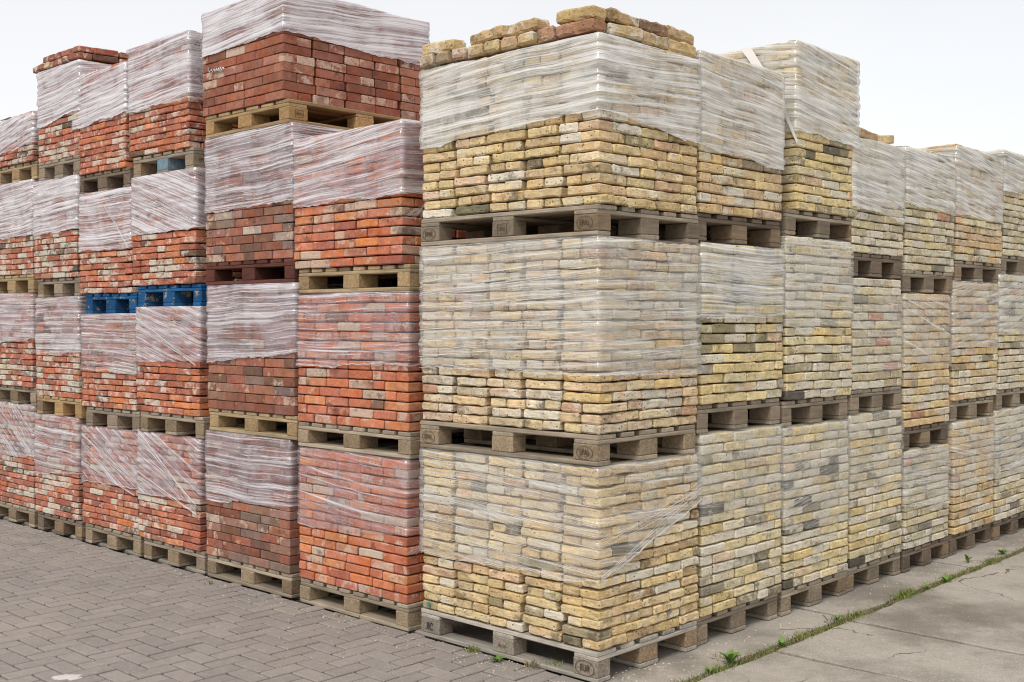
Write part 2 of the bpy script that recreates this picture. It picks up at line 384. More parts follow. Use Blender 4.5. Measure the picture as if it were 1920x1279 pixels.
# palettes: (weight, srgb, lime)
PAL = {
    'orange': [(30, (214, 108, 60), .4), (26, (202, 98, 60), .5), (16, (188, 88, 62), .5), (14, (222, 124, 66), .4), (7, (196, 120, 90), .85), (3, (198, 160, 136), 1.0), (3, (150, 100, 80), .7)],
    'handred': [(30, (204, 102, 64), .5), (24, (192, 94, 66), .55), (14, (176, 88, 68), .5), (12, (218, 120, 66), .4), (8, (192, 120, 92), .85), (2, (180, 142, 122), .95), (3, (136, 92, 78), .6)],
    'pressed': [(36, (168, 88, 66), .2), (28, (156, 80, 60), .15), (18, (178, 102, 82), .4), (10, (170, 116, 104), .6), (6, (136, 80, 64), .1), (1, (180, 146, 138), .85)],
    'pressedmix': [(24, (164, 88, 68), .35), (18, (148, 82, 66), .3), (14, (132, 86, 74), .35), (14, (160, 106, 98), .4), (10, (142, 108, 106), .3), (5, (180, 150, 148), .6), (10, (178, 100, 76), .35)],
    'mixed': [(26, (200, 98, 68), .5), (22, (176, 94, 76), .6), (14, (190, 120, 94), .75), (4, (204, 182, 160), .95), (8, (138, 100, 86), .7), (5, (112, 96, 88), .6), (12, (210, 106, 64), .6), (6, (164, 124, 112), .9)],
    'yellow': [(30, (224, 196, 142), .4), (22, (214, 184, 130), .4), (16, (230, 206, 158), .6), (10, (208, 176, 128), .4), (8, (226, 212, 184), .95), (4, (220, 182, 146), .4), (5, (172, 156, 118), .4), (3, (132, 120, 92), .3)],
    'peach': [(24, (222, 198, 154), .5), (20, (220, 188, 146), .5), (16, (208, 188, 156), .7), (12, (212, 180, 146), .6), (12, (204, 186, 162), .8), (8, (224, 208, 174), .9), (2, (200, 154, 126), .4), (4, (230, 198, 132), .4)],
    'pale': [(26, (224, 206, 158), .55), (20, (218, 204, 170), .8), (18, (226, 202, 140), .4), (12, (228, 216, 192), .95), (10, (200, 188, 156), .7), (8, (164, 154, 128), .5), (3, (104, 98, 88), .3), (3, (220, 190, 156), .5)],
    'lemon': [(30, (226, 204, 146), .4), (24, (220, 196, 136), .4), (14, (228, 214, 176), .8), (12, (206, 190, 148), .6), (9, (164, 152, 116), .4), (5, (118, 110, 90), .3), (3, (176, 170, 160), .5), (3, (218, 184, 148), .5)],
    'tan': [(28, (222, 192, 136), .4), (24, (214, 182, 134), .45), (10, (212, 176, 138), .5), (14, (226, 208, 166), .75), (12, (206, 188, 156), .75), (5, (168, 152, 124), .5), (1, (200, 140, 108), .4)],
    'greyish': [(26, (214, 198, 160), .65), (22, (200, 186, 152), .6), (18, (216, 202, 158), .6), (12, (184, 172, 146), .6), (10, (220, 210, 190), .9), (5, (146, 138, 122), .4), (1, (204, 140, 112), .5)],
}
ALB = 0.95
REDS = ('orange', 'handred', 'pressed', 'mixed')
def pick(pal, rnd):
    red = any(pal is PAL[q] for q in REDS)
    tot = sum(p[0] for p in pal); r = rnd.uniform(0, tot)
    for w, c, l in pal:
        r -= w
        if r <= 0: break
    k = rnd.uniform(.86, 1.10) * ALB
    gv = sum(c) / 3; w = rnd.uniform(-5, 5); c = srgb(*[min(255, max(0, v * .9 + gv * .1 + d)) for v, d in zip(c, (w * .4, rnd.uniform(-2.5, 2.5), -w))])
    if pal is PAL['pressed'] or pal is PAL['pressedmix']: c = (c[0], c[1] * 1.06, c[2] * .84)
    elif red: c = (c[0] * 1.03, c[1] * 1.06, c[2] * .82)
    else: c = (c[0] * 1.05, c[1] * 1.01, c[2] * .88)
    return (c[0] * k, c[1] * k, c[2] * k, max(0.0, min(1.0, l * rnd.uniform(.55, 1.2))))

# ------------------------------------------------------------------ pallets
BOARDS = {}
def board_mesh(l, w, h, mat, key=0):
    k = (round(l, 3), round(w, 3), round(h, 3), mat.name, key)
    if k not in BOARDS:
        rn = random.Random(hash((k[0], k[1], k[2], key)) & 0xffff)
        BOARDS[k] = rod(l, w, h, min(.004, h * .2), 2 if l > .5 else 0, .0014 if h < .05 else .001, rn, mat, False, 'pallet_board')
    return BOARDS[k]
WOODS = {'tan': ((168, 148, 116), (158, 134, 100)), 'grey': ((150, 138, 122), (146, 130, 112)), 'dark': ((122, 108, 94), (112, 98, 84)),
         'brown': ((150, 138, 121), (138, 124, 106)), 'fresh': ((174, 148, 110), (170, 138, 96)), 'blue': ((30, 88, 136), (34, 82, 124)), 'red': ((98, 60, 51), (94, 57, 48)),
         'greytan': ((158, 145, 126), (148, 130, 107)), 'ash': ((170, 162, 150), (134, 124, 112))}
def pallet(root, Wd, D, wood, chip, ntop, perim, rnd, oddblock=None):
    cb, cc = WOODS[wood]; wear = 0.8 if wood == 'blue' else 0.0
    def col(c, v=.10):
        v *= 1.5
        k = rnd.uniform(1 - v, 1 + v); q = srgb(*c, k); return (*q, wear)
    mb = M_CHIP if chip else M_WOOD
    g = rnd.uniform(.012, .03)
    ws = [(.145 if i % 2 == 0 else .10) for i in range(ntop)] if ntop == 5 else [1.0] * ntop
    tot = sum(ws); gap = (Wd - (tot if ntop == 5 else 0)) / (ntop - 1) if ntop == 5 else .030
    if ntop != 5: ws = [(Wd - gap * (ntop - 1)) / ntop] * ntop
    x = 0
    for w in ws:
        put('deck_board', board_mesh(D, w, .022, M_WOOD, rnd.randrange(4)), root, (x + w / 2, D / 2 + rnd.uniform(-.004, .004), .1335), (0, 0, math.pi / 2), (1, 1, 1), col(cb, .16))
        x += w + gap
    ys = (.0725, D / 2, D - .0725); xs = (.05, Wd / 2, Wd - .05); xw = (.10, .145, .10)
    for y in ys:
        put('stringer_board', board_mesh(Wd, .143, .021, M_WOOD, rnd.randrange(4)), root, (Wd / 2, y, .1115), (0, 0, 0), (1, 1, 1), col(cb, .14))
        for x, w in zip(xs, xw):
            c = col(cc if rnd.random() < .75 or wood in ('blue', 'red') else (142, 122, 98), .14)
            if oddblock and abs(x - Wd / 2) < .01 and y < .1: c = (*srgb(*oddblock), .4)
            put('block', board_mesh(w, .145, .078, mb, rnd.randrange(5)), root, (x + rnd.uniform(-.003, .003), y + rnd.uniform(-.003, .003), .062), (0, 0, rnd.uniform(-.02, .02)), (1, 1, 1), c)
    for x, w in zip(xs, xw):
        l = D - .29 if perim else D
        put('base_board', board_mesh(l, w, .022, M_WOOD, rnd.randrange(4)), root, (x, D / 2, .0115), (0, 0, math.pi / 2), (1, 1, 1), col(cb, .14))
    if perim:
        for y in (.0725, D - .0725):
            put('base_board', board_mesh(Wd, .145, .022, M_WOOD, rnd.randrange(4)), root, (Wd / 2, y, .0115), (0, 0, 0), (1, 1, 1), col(cb, .14))

def stamp(block_parent, txt, loc, rot, size, oval=True, square=False, mat=None):
    mat = mat or M_INK
    cu = bpy.data.curves.new('stamp_text', 'FONT'); cu.body = txt; cu.size = size; cu.align_x = 'CENTER'; cu.align_y = 'CENTER'; cu.extrude = .0003
    cu.offset = 0
    cu.materials.append(mat)
    tmp = bpy.data.objects.new('tmp', cu); me = bpy.data.meshes.new_from_object(tmp); bpy.data.objects.remove(tmp)
    o = bpy.data.objects.new('stamp_lettering', me); COL.objects.link(o); o.parent = block_parent
    o.location = loc; o.rotation_euler = rot; o.scale = (.86, 1.12, 1)
    if oval or square:
        vs, fs = [], []; n = 40 if oval else 4; rx, ry = (size * 1.45, size * .92) if oval else (size * 1.5, size * 1.15)
        for i in range(n):
            a = i / n * math.tau + (0 if oval else math.pi / 4); k = 1 if oval else 1.2
            for q in (1.0, 1 - .0026 / rx * 1.3):
                vs.append((rx * q * math.cos(a) * k, ry * q * math.sin(a) * k, 0))
        for i in range(n):
            j = (i + 1) % n; fs.append((2 * i, 2 * j, 2 * j + 1, 2 * i + 1))
        r_ = put('stamp_ring', mesh('stamp_ring', vs, fs, mat), block_parent, loc, rot)
    return o

# ------------------------------------------------------------------ brick stacks
def wav(u, seed, amp): return amp * (mn.noise(Vector((u * 2.2, seed, 0))) + .5 * mn.noise(Vector((u * 6.1, seed + 9, 0))))

def stack(root, Wd, D, z0, z1, fam, pal, rnd, near, side_len, bond='run', sidebond='run', fillside=True, soot=0):
    """Courses of bricks: the front face along x at y=0, the near side face along y at x=0 or x=Wd."""
    f = FAM[fam]; pal = PAL[pal]; H = z1 - z0; n = max(3, round(H / f['h'])); h = H / n
    L, BW = f['L'], f['W']; sd = rnd.uniform(0, 99); wamp = (.007 if fam == 'corner' else .005) if f['mat'] is M_HAND else .0025
    jo = f['joint']; sc_z = (h - jo) / f['h'] 
    jy = (.011 if fam == 'corner' else .008) if f['mat'] is M_HAND else .005
    def brick(cx, cy, zc, length, axis, header, extra=0):
        """axis 'x': long side shows on front; header: small end shows."""
        me = rnd.choice(f['hd_m'] if header else f['st_m'])
        if header:      # its end, BW wide, shows
            sx, sy = 1.0, (length - jo) / f['W']; rz = math.pi / 2
        else: sx, sy = (length - jo) / f['L'], 1.0; rz = 0
        if axis == 'y': rz += math.pi / 2
        flip = rnd.choice((0, math.pi))
        cl = pick(pal, rnd)
        if header and fam == 'pressed' and rnd.random() < .5: cl = (*cl[:3], .55)
        put('brick', me, root, (cx, cy, zc), (rnd.gauss(0, .006) + (flip if rnd.random() < .5 else 0), rnd.gauss(0, .005), rz + rnd.gauss(0, .012)), (sx, sy, sc_z * rnd.uniform(.95, 1.015)), cl)
    def run_row(length, start, k, bnd, place, ch0):
        """Fill [start, length] with bricks; place(center, len, header)."""
        x = start
        if bnd == 'bundle':
            ncol = max(1, round((length) / (L * 1.06))); cw = length / ncol
            jw = .020 if fam == 'corner' else .018
            cuts = [0] + [cw * q + rnd.uniform(-jw, jw) for q in range(1, ncol)] + [length]
            for c in range(ncol):
                x0, x1 = cuts[c], cuts[c + 1]
                hdr = (k + (c * 7 // 3 if fam == 'corner' else c // 2)) % 2
                if rnd.random() < (.14 if fam == 'corner' else .06): hdr = 1 - hdr
                g = rnd.choice((.002, .006, .014, .028)) if c < ncol - 1 else 0
                a0, a1 = max(x0, start), x1 - g
                if a1 - a0 < .06: continue
                if hdr and a1 - a0 > .15:
                    m_ = (a0 + a1) / 2 + rnd.uniform(-.008, .008)
                    place((a0 + m_) / 2, m_ - a0, True); place((m_ + a1) / 2, a1 - m_, True)
                else: place((a0 + a1) / 2, a1 - a0, a1 - a0 < .15)
            return
        first = True
        while x < length - .03:
            rem = length - x
            if rnd.random() < .08: l = BW * rnd.uniform(.95, 1.1)
            else: l = L * rnd.uniform(.93, 1.05)
            if rem - l < .055: l = rem
            if l > L * 1.12: l = rem / 2
            first = False
            place(x + l / 2, l, l < L * .66); x += l + rnd.choice((0, 0, .002, .006))
    for k in range(n):
        zc = z0 + h * (k + .5)
        front_owns = (k % 2 == 0)
        fs = BW * 0 if front_owns else BW
        # front row measured from the near corner
        def pf(c, l, hd):
            x = c if near == 'L' else Wd - c
            dep = (L if hd else BW)
            out_ = rnd.uniform(-jy, jy) * .6
            brick(x, dep / 2 + out_ + .002, zc + wav(x, sd, wamp), l, 'x', hd)
        run_row(Wd, fs, k, bond, pf, None)
        def ps(c, l, hd):
            dep = (L if hd else BW); out_ = rnd.uniform(-jy, jy) * .6
            x = dep / 2 + out_ + .002 if near == 'L' else Wd - dep / 2 - out_ - .002
            brick(x, c, zc + wav(c + 5, sd, wamp), l, 'y', hd)
        ss = BW if front_owns else 0
        if side_len >= .3: run_row(side_len, ss, k + 1, sidebond, ps, None)
        else:
            if front_owns: ps(BW + L / 2, L, False)
            else: ps(L / 2, L, False)
    # bricks out of sight inside and at the back, joined
    vs, fc = [], []
    def bx(x0, x1, y0, y1, za, zb):
        i = len(vs); vs.extend([(x0, y0, za), (x1, y0, za), (x1, y1, za), (x0, y1, za), (x0, y0, zb), (x1, y0, zb), (x1, y1, zb), (x0, y1, zb)])
        fc.extend([(i, i + 3, i + 2, i + 1), (i + 4, i + 5, i + 6, i + 7), (i, i + 1, i + 5, i + 4), (i + 1, i + 2, i + 6, i + 5), (i + 2, i + 3, i + 7, i + 6), (i + 3, i, i + 4, i + 7)])
    m = BW + .012; xa = m if near == 'L' else .004; xb = Wd - .004 if near == 'L' else Wd - m
    for k in range(n):
        za = z0 + h * k + .001; zb = z0 + h * (k + 1) - jo
        q = lambda: rnd.uniform(0, .006)
        ymid = side_len if side_len < D - .1 else D
        bx(xa + q(), xb - q(), m + q(), D - q(), za, zb)
        if side_len < D - .1:
            if near == 'L': bx(q(), xa - .001, max(ymid, BW + L) + .01, D - q(), za, zb)
            else: bx(xb + .001, Wd - q(), max(ymid, BW + L) + .01, D - q(), za, zb)
    o = put('inner_bricks', mesh('inner_bricks', vs, fc, CORE_RED if f['mat'] is M_SMOOTH or fam == 'handred' else CORE_YEL), root)
    o['kind'] = 'stuff'
    return n, h

def film(root, Wd, D, zt, zb_pts, opac, angle, tint, rnd, near, h, fold=.07, wild=1.0, rnd_top=0.0, off=.0075):
    """Stretch film wrapped round the upper bricks. zb_pts: bottom edge at back-left, front-left, front-right, back-right."""
    pts = [(0, D), (0, 0), (Wd, 0), (Wd, D)]
    res = [.05, .028, .05]
    if near == 'L': res = [.028 if D > .5 else .05, .026, .08]
    else: res = [.08, .026, .03]
    path = []   # (x, y, nx, ny, u, zb, corner weight)
    r = .022; u = 0
    segs = [((0, D), (0, 0), (-1, 0)), ((0, 0), (Wd, 0), (0, -1)), ((Wd, 0), (Wd, D), (1, 0)), ((Wd, D), (0, D), (0, 1))]
    zb4 = list(zb_pts) + [zb_pts[0]]
    for si, (p, q, nn) in enumerate(segs):
        l = math.hypot(q[0] - p[0], q[1] - p[1]); rs = res[si] if si < 3 else .2
        m = max(3, int(l / rs)); dx, dy = (q[0] - p[0]) / l, (q[1] - p[1]) / l
        for i in range(m + 1):
            d = r + (l - 2 * r) * i / m; fz = d / l
            path.append((p[0] + dx * d, p[1] + dy * d, nn[0], nn[1], u + d, zb4[si] * (1 - fz) + zb4[si + 1] * fz, 0))
        n2 = segs[(si + 1) % 4][2]
        k = .7071; path.append((q[0] - dx * r * .12 - n2[0] * r * .12, q[1] - dy * r * .12 - n2[1] * r * .12, (nn[0] + n2[0]) * k, (nn[1] + n2[1]) * k, u + l, zb4[si + 1], 1))
        u += l
    sd = rnd.uniform(0, 99); N = len(path)
    Hh = zt - min(zb_pts); rows = max(8, int(Hh / .0135))
    vs, uvs, fs = [], [], []
    tops = rows
    for j in range(rows + 3):
        for i, (x, y, nx, ny, uu, zb, cw) in enumerate(path):
            edge = .020 * mn.noise(Vector((uu * 4, sd, 1))) + .010 * mn.noise(Vector((uu * 22, sd, 3)))
            b0 = zb + edge
            if j <= rows:
                v = j / rows; z = b0 + (zt + .004 + (.014 * mn.noise(Vector((uu * 3.1, sd, 7))) - .006 if rnd_top > .015 else 0) - b0) * v
                ph = ((z - .1465) / h) % 1.0
                dip = -.0075 * wild * math.exp(-((min(ph, 1 - ph)) / .17) ** 2) * (.55 + .9 * mn.noise(Vector((uu * 5, round(z / h), sd))))
                w = .0030 * wild * mn.noise(Vector((uu * .9, z * 24, sd))) + .0016 * wild * mn.noise(Vector((uu * 2, z * 60, sd + 4))) 
                kc = math.floor((z - .1465) / h)
                o_ = (off * 1.12 if cw else off) + .0055 * mn.noise(Vector((uu * 3.6, kc * 3.7, sd + 2))) + (.011 * abs(mn.noise(Vector((kc * 5.3, sd, i * .01)))) if cw or (i and path[i - 1][6]) else 0) + dip * (1.3 if cw else 1) + w
                if rnd_top and z > zt - rnd_top:
                    q = (z - zt + rnd_top) / rnd_top; o_ -= .5 * rnd_top * (1 - math.sqrt(max(0, 1 - q * q)))
                if cw: o_ += .004 * mn.noise(Vector((sd, z * 16, j * 0)))
                vs.append((x + nx * o_, y + ny * o_, z))
                uvs.append((uu, z))
            else:
                q = (j - rows) / 2; ins = fold * q + .5 * rnd_top
                zz = zt + .004 + .0035 * math.sin(uu * 9 + sd) * (1 - q)
                vs.append((x - nx * ins + (x and 0), y - ny * ins, zz)); uvs.append((uu, zt + ins))
    for j in range(rows + 2):
        for i in range(N):
            i2 = (i + 1) % N; fs.append((j * N + i, j * N + i2, (j + 1) * N + i2, (j + 1) * N + i))
    if rnd.random() < .6 and opac > .3:
        idx = [i for i, p_ in enumerate(path) if (p_[3] < -.5 or p_[6] or (p_[2] > .5 if near == 'R' else p_[2] < -.5))]
        e = [Vector(vs[i]) + Vector((path[i][2], path[i][3], 0)) * .002 for i in idx]
        if near == 'R': e = [q for q, i in zip(e, idx) if path[i][5] is not None]
        runs, cur = [], [e[0]]
        for q in e[1:]:
            if (q - cur[-1]).length > .2: runs.append(cur); cur = []
            cur.append(q)
        runs.append(cur); runs = [r_ for r_ in runs if len(r_) > 3]
        ls = []
        for r_ in runs:
            for dz in (0.0, .006):
                ls.append([q + Vector((0, 0, dz + .004 * mn.noise(Vector((q.x * 6, q.y * 6, dz * 900 + sd))))) for q in r_])
        if ls: strands(root, ls, .0011, 'rolled_film_edge')
    me = mesh('film', vs, fs, M_FILM, True)
    ul = me.uv_layers.new(name='UVMap'); total = path[-1][4]
    data = []
    for f_ in fs:
        wrap = (f_[0] % N == N - 1)
        for vi in f_:
            a, b_ = uvs[vi]
            if wrap and vi % N == 0: a += total
            data += [a, b_]
    ul.data.foreach_set('uv', data)
    return put('stretch_film', me, root, color=(opac, angle / 360 + .5, tint, 1))

def strands(root, lines, radius=.0016, name='film_strand'):
    vs, fs = [], []
    for pts in lines:
        P = [Vector(p) for p in pts]; base = len(vs)
        for i, p in enumerate(P):
            d = (P[min(i + 1, len(P) - 1)] - P[max(i - 1, 0)]).normalized()
            a = d.orthogonal().normalized(); c = d.cross(a); rr = radius * random.uniform(.6, 1.3)
            for k in range(4):
                an = k * math.pi / 2; vs.append(p + (a * math.cos(an) + c * math.sin(an)) * rr)
        for i in range(len(P) - 1):
            for k in range(4):
                q = base + i * 4; fs.append((q + k, q + (k + 1) % 4, q + 4 + (k + 1) % 4, q + 4 + k))
    return put(name, mesh(name, [tuple(v) for v in vs], fs, M_STRAND, True), root)

# ------------------------------------------------------------------ the units
# side, column, tier, brick near x, brick far x, (pallet near x, far x, bottom y at near corner), film (y near, y far, y at the back of the near side),
# family, palette, film opacity / angle / tint, wood, chip blocks, deck boards, perimeter base
U = [
 ('l','c1',1, 766, 560, (767, 562,1187), (1006, 984, 985), 'orange','orange', (.36,-5,0), 'greytan',1,8,1),
 ('l','c1',2, 766, 556, (768, 558, 862), ( 684, 688, 660), 'orange','orange', (.38, 0,0), 'greytan',1,8,1),
 ('l','c1',3, 757, 550, (766, 556, 545), ( 363, 390, 340), 'orange','orange', (.62, 4,0), 'tan',1,8,1),
 ('l','c2',1, 544, 386, (544, 387,1126), ( 952, 936, 950), 'pressed','pressedmix', (.54, 0,0), 'greytan',1,7,1),
 ('l','c2',2, 556, 390, (557, 391, 826), ( 664, 680, 660), 'pressed','pressedmix', (.60, 2,0), 'tan',1,7,1),
 ('l','c2',3, 547, 383, (551, 385, 529), ( 376, 400, 370), 'pressed','pressedmix', (.60, 2,0), 'red',0,7,1),
 ('l','c2',4, 534, 379, (539, 382, 229), (  57, 112, 126), 'pressed','pressed', (.82, 4,0), 'fresh',1,6,1),
 ('l','c3',1, 375, 259, (380, 267,1079), ( 943, 922, 935), 'handred','handred', (.50,-22,0), 'grey',1,6,0),
 ('l','c3',2, 374, 255, (378, 260, 824), ( 679, 677, 670), 'handred','handred', (.66,-13,0), 'greytan',1,6,0),
 ('l','c3',3, 370, 248, (374, 255, 573), ( 428, 442, 426), 'handred','handred', (.76,-16,0), 'blue',1,6,0),
 ('l','c3',4, 353, 239, (358, 246, 315), ( 186, 213, 182), 'handred','handred', (.80, 4,0), 'grey',1,6,0),
 ('l','c4',1, 258, 153, (262, 159,1047), ( 916, 901, 910), 'handred','handred', (.52,-24,0), 'greytan',1,6,0),
 ('l','c4',2, 253, 151, (257, 158, 811), ( 702, 692, 700), 'handred','handred', (.48,-2,0), 'grey',1,6,0),
 ('l','c4',3, 247, 150, (252, 158, 587), ( 464, 472, 462), 'handred','handred', (.74, 0,0), 'blue',1,6,0),
 ('l','c4',4, 236, 135, (241, 141, 350), ( 210, 246, 206), 'handred','handred', (.80, 6,0), 'dark',1,6,0),
 ('l','c5',1, 148,  66, (152,  70,1013), ( 889, 886, 886), 'handred','mixed', (.46,-3,0), 'dark',1,6,0),
 ('l','c5',2, 148,  66, (152,  68, 785), ( 660, 663, 658), 'handred','mixed', (.52, 2,0), 'fresh',0,6,0),
 ('l','c5',3, 146,  63, (148,  67, 555), ( 429, 443, 427), 'handred','mixed', (.78, 4,0), 'grey',1,6,0),
 ('l','c5',4, 150,  70, (150,  72, 326), ( 207, 241, 200), 'handred','mixed', (.80, 5,0), 'grey',1,6,0),
 ('l','c6',1,  62, -19, ( 63, -17, 987), ( 857, 856, 852), 'handred','mixed', (.48,-30,0), 'greytan',1,6,0),
 ('l','c6',2,  62, -19, ( 64, -16, 761), ( 634, 645, 632), 'handred','mixed', (.60, 0,0), 'grey',1,6,0),
 ('l','c6',3,  60, -21, ( 62, -18, 548), ( 440, 453, 438), 'handred','mixed', (.80, 4,0), 'tan',0,6,0),
 ('l','c6',4,  64, -14, ( 66, -12, 334), ( 267, 300, 262), 'handred','mixed', (.82,10,0), 'tan',0,6,0),
 ('r','r0',1,1124,1310, (1118,1306,1277), (1091, 940,1036), 'corner','yellow', (.36,-4,1), 'ash',1,5,0),
 ('r','r0',2,1126,1310, (1118,1305, 876), ( 706, 700, 684), 'corner','peach', (.40, 2,1), 'greytan',1,5,0),
 ('r','r0',3,1122,1309, (1114,1310, 440), ( 206, 272, 278), 'corner','yellow', (.76, 3,1), 'brown',0,5,0),
 ('r','r1',1,1316,1467, (1312,1464,1217), ( 978, 960, 960), 'yellow','pale', (.26,-3,1), 'brown',1,5,0),
 ('r','r1',2,1315,1471, (1311,1467, 814), ( 600, 592, 590), 'yellow','lemon', (.60, 0,1), 'brown',0,5,0),
 ('r','r1',3,1314,1471, (1311,1470, 450), ( 274, 322, 250), 'yellow','tan', (.70,-4,1), 'dark',0,5,0),
 ('r','r2',1,1472,1593, (1469,1590,1166), ( 992, 978, 985), 'yellow','pale', (.30,10,1), 'brown',1,5,0),
 ('r','r2',2,1474,1599, (1472,1595, 801), ( 614, 612, 610), 'yellow','pale', (.36, 0,1), 'brown',0,5,0),
 ('r','r2',3,1495,1613, (1479,1613, 439), ( 243, 283, 226), 'yellow','lemon', (.66,-8,1), 'brown',0,5,0),
 ('r','r3',1,1597,1694, (1592,1694,1118), ( 934, 912, 930), 'yellow','pale', (.20, 6,1), 'brown',1,5,0),
 ('r','r3',2,1600,1693, (1597,1692, 777), ( 697, 694, 690), 'yellow','greyish', (.20,-3,1), 'brown',0,5,0),
 ('r','r3',3,1601,1697, (1599,1693, 517), ( 386, 416, 380), 'yellow','greyish', (.66,-6,1), 'dark',0,5,0),
 ('r','r4',1,1698,1781, (1697,1782,1073), ( 951, 940, 950), 'yellow','greyish', (.32,-4,1), 'dark',1,5,0),
 ('r','r4',2,1697,1783, (1695,1780, 845), ( 679, 684, 675), 'yellow','tan', (.30,-14,1), 'dark',0,5,0),
 ('r','r4',3,1701,1793, (1697,1788, 547), ( 379, 406, 370), 'yellow','greyish', (.66,-7,1), 'brown',0,5,0),
 ('r','r5',1,1788,1864, (1786,1862,1047), ( 910, 898, 905), 'yellow','tan', (.34,-10,1), 'dark',1,5,0),
 ('r','r5',2,1788,1871, (1786,1866, 791), ( 654, 648, 650), 'yellow','tan', (.38, 8,1), 'brown',0,5,0),
 ('r','r5',3,1797,1882, (1794,1880, 526), ( 402, 419, 396), 'yellow','tan', (.62,-8,1), 'brown',0,5,0),
 ('r','r6',1,1867,1940, (1866,1939,1019), ( 884, 872, 880), 'yellow','greyish', (.36, 8,1), 'dark',1,5,0),
 ('r','r6',2,1874,1946, (1872,1944, 768), ( 622, 616, 620), 'yellow','greyish', (.46,12,1), 'brown',0,5,0),
 ('r','r6',3,1885,1956, (1882,1954, 513), ( 358, 372, 350), 'yellow','greyish', (.62,-4,1), 'brown',0,5,0),
]
TOP = {'c1': (752, 222), 'c2': (534, -28), 'c3': (353, 53), 'c4': (243, 108), 'c5': (152, 108), 'c6': (64, 205),
       'r0': (1113, 54), 'r1': (1314, 89), 'r2': (1500, 73), 'r3': (1615, 255), 'r4': (1719, 275), 'r5': (1807, 270), 'r6': (1885, 278)}
COLNAME = {
 'c1': ('orange', 'column touching the yellow corner'), 'c2': ('dark red', 'tall dark red column'), 'c3': ('orange red', 'column left of the dark red one'),
 'c4': ('orange red', 'second column left of the dark red'), 'c5': ('mottled red', 'column crowned with loose red bricks'), 'c6': ('mottled red', 'leftmost column at the photo edge'),
 'r0': ('yellow', 'near corner column'), 'r1': ('yellow', 'first column right of the corner'), 'r2': ('yellow', 'second, tallest column right of the corner'),
 'r3': ('yellow', 'third column right of the corner'), 'r4': ('yellow', 'fourth column right of the corner'), 'r5': ('yellow', 'fifth column right of the corner'), 'r6': ('yellow', 'rightmost column at the photo edge')}
TIERNAME = {1: 'lowest', 2: 'second from below', 3: 'third from below', 4: 'topmost'}
WOODNAME = {'tan': 'tan', 'grey': 'grey', 'dark': 'dark weathered', 'brown': 'brown', 'fresh': 'pale fresh', 'blue': 'blue painted', 'red': 'dark red painted', 'greytan': 'grey tan', 'ash': 'ash grey'}
